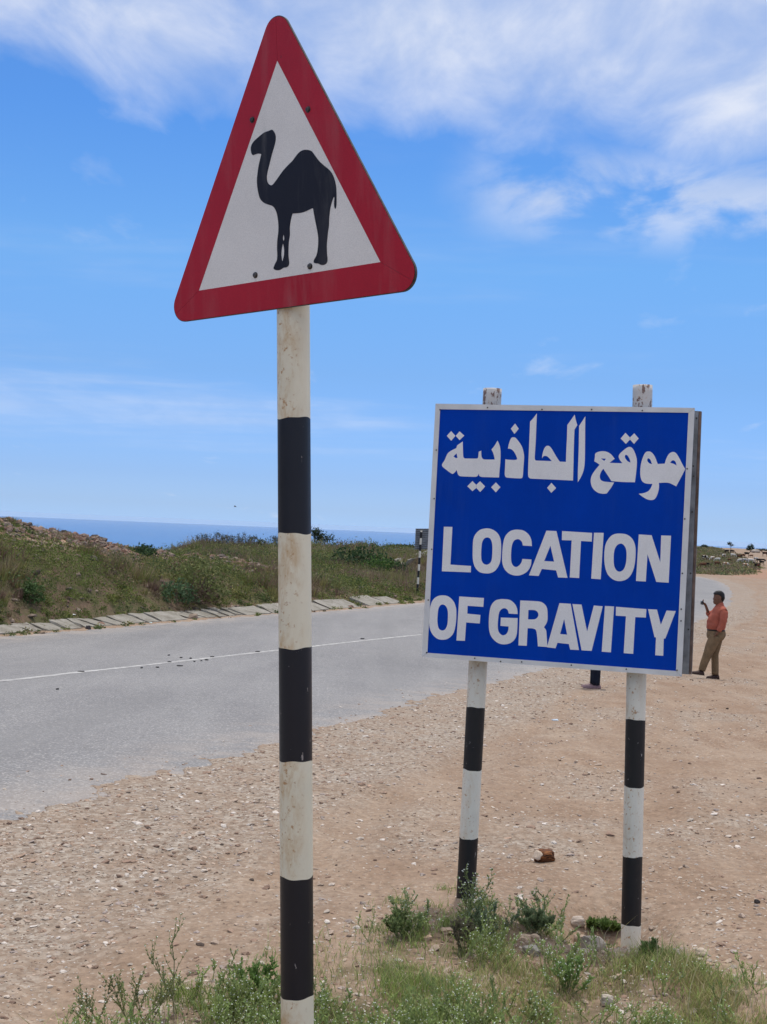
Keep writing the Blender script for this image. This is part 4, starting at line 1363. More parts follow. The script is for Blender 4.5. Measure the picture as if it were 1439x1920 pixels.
# ------------------------------------------------------------------ blue location sign
def build_blue_sign():
    exc = np.array([.95471417, -.04085714, .29470586]); eyc = np.array([.05578434, .99797987, -.0304021])
    ex = rt * exc[0] + up * exc[1] - fw * exc[2]; ey = rt * eyc[0] + up * eyc[1] - fw * eyc[2]
    ex /= np.linalg.norm(ex); ey -= ex * (ex @ ey); ey /= np.linalg.norm(ey)
    P = Plane(at(791.5, 1231.5, 6.0417), ex, ey)
    g0 = hit(1030, 1730)
    root = empty('location_sign', (.8, 5.9, H(.8, 5.9)), 'large blue board reading LOCATION OF GRAVITY in Arabic and English on two banded posts', 'sign')
    q = [np.array(P.px(u, v)) for u, v in ((791.5, 1231.5), (1278.5, 1268.5), (1303, 765), (817.5, 757))]
    W = (q[1][0] + q[2][0] - q[0][0] - q[3][0]) / 2; Hh = (q[2][1] + q[3][1] - q[0][1] - q[1][1]) / 2
    i = [np.array(P.px(u, v)) for u, v in ((802, 1224), (1268, 1258), (1291.5, 774), (826, 767.5))]
    # board core, blue face
    slab_shape('board', P, [q], -.022, -.001, M['steel'], root)
    slab_shape('blue_face', P, [i], -.0008, .0006, M['blue'], root)
    # four frame strips, butted with hairline gaps
    g = .0006
    for a in range(4):
        b = (a + 1) % 4
        e = (q[b] - q[a]) / np.linalg.norm(q[b] - q[a])
        ia, ib = i[a], i[b]
        slab_shape('frame_strip', P, [[q[a] + e * g, q[b] - e * g, ib - e * g, ia + e * g]], -.0008, .0042, M['frame'], root)
    # corner stains where the strips meet
    def zz(ox, oy, s, L, n=4):
        return [P.px(ox + p[0] / s, oy + p[1] / s) for p in spline(L, n)]
    c = 1
    A1 = (820, 770, 8.994); A2 = (930, 770, 7.994); A3 = (1090, 800, 6.852)
    E1 = (820, 980, 6.2565); E2 = (1040, 980, 6.2565); E3 = (795, 1100, 5.996); E4 = (1020, 1110, 5.535)
    def K(L): return [(*p, 1) for p in L]
    glyphs = [
        (A1, [[(433, 520, c), (437, 700), (443, 775), (465, 803), (560, 808), (670, 808), (690, 795), (698, 750), (703, 692, c), (745, 675, c), (747, 750), (758, 795), (785, 820), (860, 825), (972, 825, c), (965, 775), (945, 710), (918, 655, c), (970, 590), (1020, 505, c), (1045, 560), (1062, 620), (1070, 700), (1068, 850), (1055, 1000), (1045, 1127, c), (860, 1122), (760, 1118), (720, 1105), (703, 1062, c), (685, 1098), (650, 1115), (500, 1112), (390, 1105), (360, 1085), (345, 1050), (332, 1000, c), (300, 1040), (265, 1065), (235, 1055), (160, 1000), (82, 925), (130, 830), (175, 730), (230, 680), (325, 632, c), (340, 585, c)], K([(330, 720), (345, 800), (310, 797), (277, 770)])]),
        (A1, [K([(238, 345), (310, 425), (238, 508), (165, 425)])]),
        (A1, [K([(380, 350), (460, 422), (380, 497), (315, 425)])]),
        (A1, [K([(597, 1187), (659, 1250), (659, 1305), (597, 1358), (510, 1275)])]),
        (A1, [K([(725, 1190), (812, 1278), (728, 1372), (662, 1305), (662, 1250)])]),
        (A1, [K([(992, 1210), (1068, 1290), (992, 1378), (912, 1292)])]),
        (A2, [[(265, 398), (300, 410), (350, 470), (395, 545), (420, 640), (425, 710), (415, 850), (405, 980), (388, 1012), (300, 1013), (170, 1003), (143, 985), (135, 940), (140, 850), (145, 730, c), (230, 738), (300, 738), (320, 725), (316, 700), (300, 660), (265, 605), (225, 575), (183, 568, c), (195, 510), (215, 445), (237, 407)]]),
        (A2, [K([(290, 193), (345, 272), (280, 350), (227, 270)])]),
        (A2, [[(617, 40, c), (610, 200), (600, 450), (585, 690), (590, 735), (612, 748), (720, 752), (840, 757, c), (805, 715), (770, 685), (735, 678), (712, 688), (695, 715, c), (700, 660), (715, 600), (738, 550), (770, 527), (808, 535), (845, 580), (885, 650), (925, 715), (958, 760), (990, 765), (1052, 768, c), (1058, 600), (1068, 400), (1073, 215, c), (1120, 150), (1183, 60, c), (1200, 140), (1222, 217, c), (1180, 285, c), (1172, 500), (1165, 800), (1158, 1048, c), (900, 1035), (600, 1022), (520, 1016), (492, 995), (485, 960), (487, 850), (497, 600), (508, 350), (515, 165, c), (565, 110)]]),
        (A2, [K([(835, 1082), (905, 1160), (833, 1232), (770, 1157)])]),
        (A2, [[(1343, 85, c), (1340, 300), (1338, 600), (1332, 800), (1315, 900), (1280, 990), (1230, 1073, c), (1232, 900), (1243, 600), (1250, 230, c), (1295, 160)]]),
        (A3, [[(625, 260), (660, 278), (695, 345), (717, 440), (708, 580), (692, 714, c), (540, 711), (390, 700, c), (345, 630), (285, 540, c), (255, 585), (240, 640), (255, 685), (300, 706), (425, 717, c), (385, 785), (330, 858, c), (280, 862), (210, 845), (150, 790), (125, 720), (130, 650), (165, 580), (238, 490, c), (205, 465), (170, 445, c), (178, 390), (182, 350), (210, 328), (270, 315), (330, 323), (385, 355), (432, 412, c), (365, 465, c), (450, 468), (530, 470, c), (500, 430), (483, 385), (500, 345), (550, 300), (590, 270)], K([(255, 408), (320, 412), (298, 440)]), [(575, 362), (600, 375), (625, 420), (635, 462, c), (600, 445), (570, 410), (562, 380)]]),
        (A3, [K([(570, 80), (627, 138), (627, 168), (575, 222), (508, 152)])]),
        (A3, [K([(683, 85), (740, 152), (680, 222), (630, 168), (630, 138)])]),
        (A3, [[(865, 318), (905, 330), (945, 380), (985, 480, c), (1075, 475, c), (1095, 410), (1130, 350), (1175, 325), (1220, 340), (1265, 410), (1300, 480), (1338, 545, c), (1290, 640), (1222, 768, c), (1170, 740), (1110, 720), (1000, 722, c), (1000, 790), (980, 870), (945, 930), (895, 943), (840, 930), (790, 900), (740, 862, c), (800, 855), (860, 830), (895, 790), (917, 735, c), (850, 733), (800, 715), (770, 670), (760, 580), (772, 470), (800, 380), (830, 330)], [(865, 407), (890, 425), (912, 482, c), (875, 470), (852, 440), (853, 415)], [(1145, 465, c), (1165, 438), (1190, 433), (1215, 455), (1228, 500, c), (1190, 478)]]),
        (E1, [K([(80, 48), (180, 50), (157, 492), (398, 508), (396, 583), (57, 570)])]),
        (E1, [[(590, 67), (660, 85), (715, 130), (745, 200), (752, 300), (745, 430), (725, 500), (685, 560), (630, 590), (570, 595), (500, 580), (450, 530), (425, 460), (418, 370), (425, 200), (455, 130), (510, 82)], [(590, 173), (625, 190), (645, 240), (650, 310), (642, 430), (620, 475), (580, 493), (540, 475), (520, 430), (518, 340), (527, 240), (550, 190)]]),
        (E1, [[(955, 82), (1020, 95), (1075, 140), (1105, 200), (1112, 275, c), (1007, 268, c), (995, 225), (965, 197), (935, 195), (900, 215), (878, 270), (868, 360), (870, 450), (890, 500), (925, 520), (965, 500), (992, 460), (1000, 425, c), (1107, 432, c), (1100, 500), (1060, 570), (990, 612), (920, 620), (850, 600), (795, 550), (768, 480), (763, 400), (775, 250), (800, 160), (850, 105), (900, 85)]]),
        (E1, [K([(1283, 93), (1400, 99), (1530, 647), (1420, 643), (1397, 560), (1228, 543), (1192, 625), (1078, 618)]), K([(1330, 270), (1373, 457), (1257, 450)])]),
        (E2, [K([(90, 98), (442, 120), (438, 222), (312, 215), (290, 650), (180, 643), (203, 208), (88, 205)])]),
        (E2, [K([(465, 118), (578, 120), (543, 664), (432, 656)])]),
        (E2, [[(780, 128), (850, 140), (910, 185), (945, 260), (953, 350), (943, 480), (915, 580), (860, 655), (780, 685), (700, 672), (635, 620), (600, 540), (585, 430), (590, 310), (610, 230), (660, 160), (715, 132)], [(780, 245), (815, 265), (840, 310), (847, 380), (838, 480), (810, 550), (765, 575), (725, 555), (700, 500), (695, 400), (705, 320), (735, 265)]]),
        (E2, [K([(990, 138), (1140, 147), (1242, 465), (1253, 150), (1368, 153), (1340, 704), (1195, 695), (1092, 370), (1072, 690), (957, 684)])]),
        (E3, [[(215, 97), (280, 112), (335, 165), (362, 235), (367, 310), (360, 420), (335, 520), (280, 580), (215, 597), (150, 583), (95, 530), (65, 450), (60, 350), (70, 240), (100, 155), (150, 110)], [(215, 200), (250, 220), (270, 270), (272, 350), (265, 430), (240, 480), (205, 492), (170, 470), (155, 410), (155, 340), (165, 250), (185, 212)]]),
        (E3, [K([(400, 110), (677, 127), (670, 227), (493, 215), (490, 303), (637, 318), (630, 414), (477, 402), (463, 609), (368, 605)])]),
        (E3, [[(900, 140), (970, 150), (1025, 195), (1050, 250), (1056, 308, c), (957, 303, c), (945, 265), (915, 243), (880, 250), (850, 285), (838, 350), (832, 440), (840, 500), (865, 535), (895, 546), (930, 530), (950, 490), (955, 448, c), (863, 440, c), (867, 347, c), (1056, 353, c), (1050, 500), (1035, 570), (990, 625), (920, 648), (850, 640), (790, 600), (750, 540), (733, 460), (735, 330), (755, 220), (800, 160), (850, 142)]]),
        (E3, [[(1086, 155, c), (1290, 165), (1345, 185), (1382, 230), (1392, 300), (1388, 390), (1352, 457, c), (1375, 490), (1382, 560), (1390, 678, c), (1284, 671, c), (1275, 560), (1262, 490), (1225, 470), (1168, 467, c), (1158, 665, c), (1065, 660, c)], [(1177, 262, c), (1240, 263), (1275, 280), (1290, 315), (1275, 350), (1240, 368), (1172, 367, c)]]),
        (E4, [K([(163, 115), (280, 122), (365, 602), (275, 598), (260, 540), (143, 527), (122, 584), (33, 573)]), K([(212, 280), (243, 442), (170, 436)])]),
        (E4, [K([(298, 125), (392, 130), (450, 410), (520, 140), (612, 148), (497, 611), (393, 605)])]),
        (E4, [K([(635, 145), (730, 150), (697, 626), (602, 619)])]),
        (E4, [K([(750, 153), (1065, 178), (1060, 265), (950, 260), (928, 642), (830, 634), (853, 252), (748, 245)])]),
        (E4, [K([(1083, 178), (1175, 182), (1215, 340), (1275, 192), (1370, 198), (1262, 482), (1245, 484), (1240, 662), (1157, 656), (1165, 472), (1150, 470)])]),
    ]
    for (Z, loops) in glyphs:
        slab_shape('letter', P, [zz(*Z, L) for L in loops], .0007, .0014, M['letter'], root)
    # rivets on the frame
    for (u, v) in ((915, 764.5), (1017, 768), (1110, 768), (1205, 770), (1289, 879), (1284.5, 973), (1280, 1075), (1278, 1142), (1277.5, 1164), (1270, 1256.5), (891, 1234), (939.5, 1240), (979, 1241), (1072, 1247), (1175, 1254.5), (819, 844), (815, 935), (810.5, 1030), (804, 1125), (801, 1223.5), (826, 768.5)):
        a, b = P.px(u, v)
        s = Plane(P.w(0, 0, .0043), P.ex, P.ey); bolt(s, a, b, .0035, .0025, M['bolt'], root, 'rivet', 8, False)
    # rear board for the other direction, showing past the right edge
    br = [np.array(P.px(u, v)) for u, v in ((1284, 1262), (1304, 1263.5), (1322, 770), (1309, 770))]
    Wd = q[1][0]
    S = Plane(P.w(0, 0, -.135), P.ex, P.ey)
    bp = [np.array(S.px(u, v)) for u, v in ((830, 1226), (1298, 1264), (1316.5, 772), (850, 762))]
    slab_shape('rear_board', S, [bp], -.002, .0, M['steel'], root)
    cp = [np.array(S.px(u, v)) for u, v in ((1276, 1262.5), (1292.5, 1263.6), (1311, 772), (1294, 771.5))]
    slab_shape('edge_channel', S, [cp], .001, .030, M['steel'], root)
    cp2 = [np.array(S.px(u, v)) for u, v in ((1293, 1263.8), (1297.5, 1264), (1316, 772.3), (1311.5, 772))]
    slab_shape('rusty_edge', S, [cp2], .001, .024, M['rust'], root)
    S2 = Plane(P.w(0, 0, -.104), P.ex, P.ey)
    for (u, v) in ((1308, 784), (1302, 874), (1302.5, 893), (1300, 960), (1297, 1075), (1293, 1180)):
        a, b = S2.px(u - 1.5, v); bolt(S2, a, b, .004, .003, M['bolt'], root, 'rivet', 8, False)
    # posts
    def post(ut, vt, ub, vb, a_, bands, mis, mats):
        dt = (P.w(a_, 1.25, -.075) - CAM) @ fw; depth = (P.w(a_, 0, -.075) - CAM) @ fw
        t_, b_ = at(ut, vt, dt), at(ub, vb, depth); ax = (b_ - t_) / np.linalg.norm(b_ - t_)
        bs = b_ + ax * .30; L = np.linalg.norm(t_ - bs)
        fr = []
        for v in bands:
            k = np.linspace(0, 1, 4001)[:, None]; q_ = bs + (t_ - bs) * k - CAM
            fr.append(float(np.linspace(0, 1, 4001)[np.argmin(np.abs((CY - F * (q_ @ up) / (q_ @ fw)) - v))]))
        return tube('post', bs, t_, .0445, fr, mats, mis, root, 40)
    mats = [M['white'], M['black2'], M['peel']]
    # depth of the posts: just behind the board
    dl = (P.w(.19, .5, -.07) - CAM) @ fw; dr = (P.w(.99, .5, -.07) - CAM) @ fw
    post(924, 729, 873, 1692, .19, [1690, 1570, 1442, 1325, 775], [1, 1, 0, 1, 0, 2], mats)
    post(1205.5, 722.5, 1183, 1768, .99, [1732, 1604, 1474, 1348, 775], [0, 1, 0, 1, 0, 2], mats)
    for f in (.2, .8):
        pbox('cross_bar', P, .03, W - .03, Hh * f - .02, Hh * f + .02, -.027, -.0225, M['steel'], root)


build_blue_sign()


# ------------------------------------------------------------------ the distant board seen from behind
def build_far_board():
    d = 57.5
    b0 = at(783, 1106, d); gz = H(b0[0], b0[1])
    root = empty('distant_road_sign', (b0[0], b0[1], gz), 'grey back of a road sign on a striped post beside the far verge', 'road sign')
    mats = [M['white'], M['black2']]
    for du in (0, 52):
        t_, b_ = at(790.5 + du, 995, d - .1), at(783 + du, 1106, d - .1); ax = (b_ - t_) / np.linalg.norm(b_ - t_); bs = b_ + ax * .35; L = np.linalg.norm(t_ - bs)
        vs = [1106 - 12.2 * k + 0 for k in range(0, 10)]
        vs = [v for v in (1095, 1082.5, 1070, 1058, 1045.5, 1033, 1021, 1009, 997.5)]
        fr = [np.linalg.norm(at(790.5 + du - 7.5 * (v - 995) / 111, v, d - .1) - bs) / L for v in vs]
        tube('post', bs, t_, .048, fr, mats, [1, 0, 1, 0, 1, 0, 1, 0, 1, 0], root, 16)
    pn = Plane(at(778, 1030, d), rt, up * .999 + rt * .045)
    s = d / F
    pbox('panel', pn, .0, 78 * s, 0, 39 * s, -.03, 0, M['steel'], root)
    for k in range(10):
        b = (39 * s) * (k + .5) / 10
        pbox('rib', pn, .02, 78 * s - .02, b - .012, b + .012, .001, .03, M['bolt'], root)


build_far_board()


# ------------------------------------------------------------------ people
def tapered(bm, pts, rads, seg=7):
    rings = []
    for i, (p, r) in enumerate(zip(pts, rads)):
        p = Vector(p); d = (Vector(pts[min(i + 1, len(pts) - 1)]) - Vector(pts[max(i - 1, 0)])).normalized()
        a = d.orthogonal().normalized(); b = d.cross(a)
        rings.append([bm.verts.new(p + a * math.cos(2 * math.pi * k / seg) * r + b * math.sin(2 * math.pi * k / seg) * r) for k in range(seg)])
    for A, B in zip(rings[:-1], rings[1:]):
        for k in range(seg): bm.faces.new((A[k], A[(k + 1) % seg], B[(k + 1) % seg], B[k]))
    bm.faces.new(rings[0][::-1]); bm.faces.new(rings[-1])


def skinned(name, J, E, root_j, m, parent, sub=2, extra=None, k_=1.0):
    me = bpy.data.meshes.new(name + '_skin'); keys = list(J)
    me.from_pydata([J[k][0] for k in keys], [], [(keys.index(a), keys.index(b)) for a, b in E])
    o = bpy.data.objects.new(name + '_tmp', me); C.objects.link(o)
    md = o.modifiers.new('s', 'SKIN'); md.use_smooth_shade = True
    sv = me.skin_vertices[0].data if me.skin_vertices else None
    if sv is None:
        bm = bmesh.new(); bm.from_mesh(me); bm.verts.layers.skin.verify(); bm.to_mesh(me); bm.free(); sv = me.skin_vertices[0].data
    for i, k in enumerate(keys):
        r = J[k][1]; r = (r, r) if isinstance(r, (int, float)) else r; sv[i].radius = (r[0] * k_, r[1] * k_)
        sv[i].use_root = (k == root_j)
    o.modifiers.new('d', 'SUBSURF').levels = sub; o.modifiers['d'].render_levels = sub
    dg = bpy.context.evaluated_depsgraph_get(); dg.update()
    nm = bpy.data.meshes.new_from_object(o.evaluated_get(dg)); nm.name = name
    bpy.data.objects.remove(o)
    if extra:
        bm = bmesh.new(); bm.from_mesh(nm); extra(bm); bm.to_mesh(nm); bm.free()
    nm.materials.clear(); nm.materials.append(m)
    nm.polygons.foreach_set('use_smooth', [True] * len(nm.polygons))
    return link(name, nm, parent)


def fingers(bm, wrist, dirv, side, size=1.0, curl=.6):
    """four bent fingers and a thumb from the palm"""
    d = Vector(dirv).normalized(); s = Vector(side).normalized(); nrm = d.cross(s).normalized()
    w_ = Vector(wrist)
    for k, L in enumerate((.070, .078, .072, .056)):
        b = w_ + d * .085 * size + s * (k - 1.5) * .019 * size
        m1 = b + d * L * .5 * size - nrm * .012 * curl; e = m1 + (d * (1 - curl) - nrm * curl).normalized() * L * .5 * size
        tapered(bm, [b - d * .02, b, m1, e], [.009, .009, .0085, .0065], 6)
    b = w_ + d * .03 * size - s * .035 * size
    tapered(bm, [b + s * .01, b, b + (d - s * .8).normalized() * .035, b + (d - s * .2).normalized() * .06], [.011, .011, .010, .008], 6)


def loft(name, rows, m, parent, seg=22, bm=None, wr=0.0):
    """closed body of stacked flat rings; a row is z, front x, back x, half depth, centre y"""
    own = bm is None
    if own: bm = bmesh.new()
    R = []
    # refine rows with a smooth curve
    rows = [tuple(r) + (0,) * (5 - len(r)) for r in rows]
    fine = []
    for k in range(len(rows) - 1):
        p0, p1, p2, p3 = rows[max(k - 1, 0)], rows[k], rows[k + 1], rows[min(k + 2, len(rows) - 1)]
        for j in range(3):
            t = j / 3
            fine.append(tuple(.5 * (2 * b + (c - a) * t + (2 * a - 5 * b + 4 * c - d) * t * t + (3 * b - a - 3 * c + d) * t ** 3) for a, b, c, d in zip(p0, p1, p2, p3)))
    fine.append(rows[-1])
    for (z, xf, xb, hy, cy) in fine:
        cx, rx = (xf + xb) / 2, (xb - xf) / 2
        ring = []
        for q in range(seg):
            a = 2 * math.pi * q / seg; c_, s_ = math.cos(a), math.sin(a)
            e = .86
            x = cx + rx * math.copysign(abs(c_) ** e, c_); y = cy + hy * math.copysign(abs(s_) ** e, s_)
            k = 1 + wr * float(vnoise(x * 16 + z * 9, y * 12 + z * 22, 5))
            ring.append(bm.verts.new((cx + (x - cx) * k, cy + (y - cy) * k, z)))
        R.append(ring)
    for A, B in zip(R[:-1], R[1:]):
        for q in range(seg): bm.faces.new((A[q], A[(q + 1) % seg], B[(q + 1) % seg], B[q]))
    bm.faces.new(R[0]); bm.faces.new(R[-1][::-1])
    if own: return finish(name, bm, m, parent)


def finish(name, bm, m, parent):
    bmesh.ops.recalc_face_normals(bm, faces=bm.faces)
    me = bpy.data.meshes.new(name); bm.to_mesh(me); bm.free(); me.materials.append(m)
    me.polygons.foreach_set('use_smooth', [True] * len(me.polygons))
    return link(name, me, parent)


def limb(bm, pts, rads, seg=14):
    """smooth tapered limb through the points"""
    P_ = [Vector(p) for p in pts]; n = len(P_); A, Rr = [], []
    for k in range(n - 1):
        a, b, c, d = P_[max(k - 1, 0)], P_[k], P_[k + 1], P_[min(k + 2, n - 1)]
        for j in range(4):
            t = j / 4
            A.append(.5 * (2 * b + (c - a) * t + (2 * a - 5 * b + 4 * c - d) * t * t + (3 * b - a - 3 * c + d) * t ** 3)); Rr.append(rads[k] * (1 - t) + rads[k + 1] * t)
    A.append(P_[-1]); Rr.append(rads[-1])
    tapered(bm, A, Rr, seg)


def Z(x, y, d=0.0):     # from the enlarged crop to metres
    return ((x - 560) / 933, d, (1785 - y) / 933)


def rowz(y, a, b, hy, cy=0): return ((1785 - y) / 933, (a - 560) / 933, (b - 560) / 933, hy, cy)


HEAD = [rowz(192, 575, 635, .030), rowz(205, 545, 665, .055), rowz(235, 522, 690, .074), rowz(270, 512, 700, .079), rowz(310, 509, 700, .079), rowz(332, 500, 697, .076), rowz(346, 494, 692, .072), rowz(358, 508, 688, .070), rowz(388, 503, 680, .064), rowz(412, 508, 672, .056), rowz(436, 528, 668, .050), rowz(450, 562, 672, .052), rowz(500, 560, 690, .060)]
HAIR = [rowz(184, 590, 618, .024), rowz(193, 553, 650, .052), rowz(212, 523, 678, .070), rowz(238, 503, 698, .080), rowz(262, 520, 706, .083), rowz(290, 572, 707, .083), rowz(330, 600, 702, .080), rowz(362, 625, 692, .068), rowz(380, 640, 682, .052)]
TORSO = [rowz(398, 578, 682, .058), rowz(425, 562, 690, .064), rowz(450, 556, 700, .075), rowz(480, 540, 715, .125), rowz(515, 515, 738, .185), rowz(560, 488, 752, .198), rowz(620, 455, 763, .192), rowz(680, 430, 765, .184), rowz(740, 413, 757, .180), rowz(800, 405, 745, .180), rowz(850, 407, 732, .176), rowz(885, 420, 722, .165), rowz(915, 432, 715, .150)]
HIPS = [rowz(878, 436, 712, .150), rowz(905, 424, 728, .165), rowz(950, 418, 742, .178), rowz(1000, 412, 742, .185), rowz(1050, 430, 715, .180), rowz(1090, 460, 680, .150)]


def person(loc, label, P, colors):
    """figure in profile facing -x; P gives arms and legs in metres"""
    root = empty('person', loc, label, 'person')
    sk = simple('skin', colors['skin'], .6, .12, 30); shirt = simple('shirt_cloth', colors['shirt'], .85, .16, 14, .2, 0, .01); tr = simple('trouser_cloth', colors['trousers'], .9, .22, 10, .2, 0, .01)
    hairm = simple('hair', (.010, .009, .009), .5, .3, 60); shoe = simple('shoe_leather', colors['shoe'], .6, .3, 20); belt = simple('belt_leather', (.02, .014, .010), .5, .2, 20)
    J = {'pel': (P['pelvis'], (.12, .11)), 'bel': (Z(575, 800), (.12, .12)), 'che': (Z(615, 590), (.13, .12)), 'nek0': (Z(622, 480), .055), 'nek': (Z(618, 420), .05)}
    E = [('pel', 'bel'), ('bel', 'che'), ('che', 'nek0'), ('nek0', 'nek')]
    for s in ('l', 'r'):
        for k, r in (('sho', .05), ('elb', .036), ('wri', .025), ('pal', (.034, .018))): J[k + s] = (P[k + s], r)
        E += [('che', 'sho' + s), ('sho' + s, 'elb' + s), ('elb' + s, 'wri' + s), ('wri' + s, 'pal' + s)]
        L = P['leg' + s]
        J['hip' + s] = (L[0][0], .075); J['kne' + s] = (L[2][0], .05); J['ank' + s] = (L[-1][0], .036)
        E += [('pel', 'hip' + s), ('hip' + s, 'kne' + s), ('kne' + s, 'ank' + s)]

    def extra(bm):
        for s in ('l', 'r'):
            wv, pv = Vector(P['wri' + s]), Vector(P['pal' + s])
            fingers(bm, wv, pv - wv, Vector(P.get('side' + s, (0, 1, 0))), .9, .75)
        loft('', HEAD, None, None, 22, bm)
    skinned('body', J, E, 'pel', sk, root, 1, extra)
    # shirt with sleeves
    bm = bmesh.new(); loft('', TORSO, None, None, 28, bm, .10)
    for s in ('l', 'r'): limb(bm, *P['sleeve' + s])
    finish('shirt', bm, shirt, root)
    bm = bmesh.new(); loft('', HIPS, None, None, 28, bm, .03)
    for s in ('l', 'r'): limb(bm, [p for p, r in P['leg' + s]], [r for p, r in P['leg' + s]], 16)
    finish('trousers', bm, tr, root)
    loft('belt', [rowz(888, 421, 724, .168), rowz(891, 418, 727, .170), rowz(911, 418, 733, .172), rowz(914, 421, 731, .170)], belt, root)
    loft('hair', HAIR, hairm, root, 30, None, .16)
    for sgn in (-1, 1):
        bm = bmesh.new(); bmesh.ops.create_uvsphere(bm, u_segments=10, v_segments=8, radius=1)
        for v in bm.verts: v.co = Vector((v.co.x * .018, v.co.y * .010, v.co.z * .030)) + Vector(Z(598, 335, sgn * .078))
        finish('ear', bm, sk, root)
        bm = bmesh.new(); bmesh.ops.create_uvsphere(bm, u_segments=8, v_segments=6, radius=.011)
        for v in bm.verts: v.co += Vector(Z(521, 322, sgn * .034))
        finish('eye', bm, hairm, root)
    for s in ('l', 'r'):
        a = Vector(P['foot' + s]); z0 = a.z; hl = P.get('shoelen', .27)
        prof = [(-.075, .028, .055), (-.055, .040, .092), (-.005, .044, .098), (.05, .045, .078), (.10, .049, .060), (.155, .046, .050), (.195, .024, .036)]
        prof = [(q * hl / .27, w_, h_) for q, w_, h_ in prof]; tl = P.get('tilt' + s, 0)
        def shell(nm, k, lo, hi, m, par):
            bm = bmesh.new(); rings = []
            for (q, hw_, hh) in prof:
                top_ = hh if hi is None else hi
                rings.append([bm.verts.new((a.x - q * k, a.y + yy * hw_ * k, z0 + lo + (top_ - lo) * z_ + tl * (q + .075))) for (yy, z_) in ((-1, 0), (-1, .4), (-.75, .85), (0, 1), (.75, .85), (1, .4), (1, 0))])
            for A, B in zip(rings[:-1], rings[1:]):
                for q in range(7): bm.faces.new((A[q], A[(q + 1) % 7], B[(q + 1) % 7], B[q]))
            bm.faces.new(rings[0]); bm.faces.new(rings[-1][::-1])
            return finish(nm, bm, m, par)
        sh = shell('shoe', 1, 0, None, shoe, root)
        shell('sole', 1.05, -.006, .018, simple('sole_rubber', colors['sole'], .7, .1, 10), sh)
    return root


man_at = hit(1338, 1273)
man = person(man_at, 'man in an orange shirt and khaki trousers holding up a phone on the dirt', dict(
    pelvis=Z(580, 985),
    shol=Z(655, 545, -.17), elbl=Z(632, 760, -.225), wril=Z(562, 915, -.215), pall=Z(528, 975, -.20), sidel=(.6, 0, .6),
    shor=Z(610, 545, .17), elbr=Z(480, 640, .19), wrir=Z(392, 462, .10), palr=Z(352, 425, .08), sider=(0, 1, 0),
    sleevel=([Z(640, 522, -.10), Z(655, 575, -.185), Z(640, 680, -.225), Z(622, 780, -.228), Z(565, 905, -.215)], [.080, .084, .070, .060, .050]),
    sleever=([Z(620, 515, .13), Z(600, 570, .19), Z(540, 620, .20), Z(486, 632, .19), Z(458, 590, .165)], [.055, .07, .062, .056, .048]),
    legl=[(Z(545, 1010, -.085), .120), (Z(470, 1190, -.095), .108), (Z(416, 1340, -.10), .088), (Z(360, 1490, -.105), .076), (Z(318, 1635, -.11), .066)],
    legr=[(Z(628, 1010, .085), .112), (Z(612, 1180, .09), .092), (Z(592, 1340, .09), .072), (Z(600, 1500, .085), .070), (Z(608, 1715, .08), .068)],
    footl=Z(300, 1715, -.11), footr=Z(620, 1787, .08), tiltl=.10, shoelen=.24),
    dict(skin=(.16, .08, .05), shirt=(.37, .105, .068), trousers=(.185, .125, .07), shoe=(.05, .026, .020), sole=(.03, .022, .02)))
# phone in his raised hand
ph = mesh_py('phone', [(man_at[0] + a, man_at[1] + .09 + b, man_at[2] + c) for a in (-.272, -.235) for b in (-.06, .05) for c in (1.425, 1.49)],
             [(0, 1, 3, 2), (4, 6, 7, 5), (0, 4, 5, 1), (2, 3, 7, 6), (0, 2, 6, 4), (1, 5, 7, 3)], simple('phone_black', (.02, .02, .022), .3, .1, 10))
tag(ph, 'small dark phone held up in the hand of the orange-shirted man', 'phone')
bv = ph.modifiers.new('b', 'BEVEL'); bv.width = .006; bv.segments = 2

p2_at = hit(1112, 1291)
p2 = person(p2_at, 'person mostly hidden by the blue board, one dark jeans leg and mauve shoe showing', dict(
    pelvis=Z(580, 985),
    shol=Z(655, 545, -.17), elbl=Z(560, 740, -.22), wril=Z(420, 640, -.12), pall=Z(375, 600, -.09), shor=Z(610, 545, .17), elbr=Z(545, 740, .2), wrir=Z(415, 650, .10), palr=Z(370, 610, .07),
    sleevel=([Z(650, 515, -.13), Z(650, 570, -.19), Z(600, 680, -.22), Z(560, 730, -.22)], [.055, .074, .064, .058]),
    sleever=([Z(620, 515, .13), Z(610, 570, .19), Z(570, 680, .20), Z(545, 730, .20)], [.055, .07, .062, .056]),
    legl=[(Z(570, 1010, -.085), .115), (Z(578, 1190, -.09), .095), (Z(585, 1360, -.09), .076), (Z(590, 1500, -.085), .068), (Z(588, 1715, -.08), .066)],
    legr=[(Z(570, 1010, .085), .115), (Z(578, 1190, .09), .095), (Z(585, 1360, .09), .076), (Z(590, 1500, .085), .068), (Z(588, 1715, .08), .066)],
    footl=Z(590, 1785, -.08), footr=Z(590, 1785, .08), shoelen=.285),
    dict(skin=(.20, .11, .07), shirt=(.10, .11, .14), trousers=(.010, .014, .026), shoe=(.22, .14, .15), sole=(.62, .60, .60)))


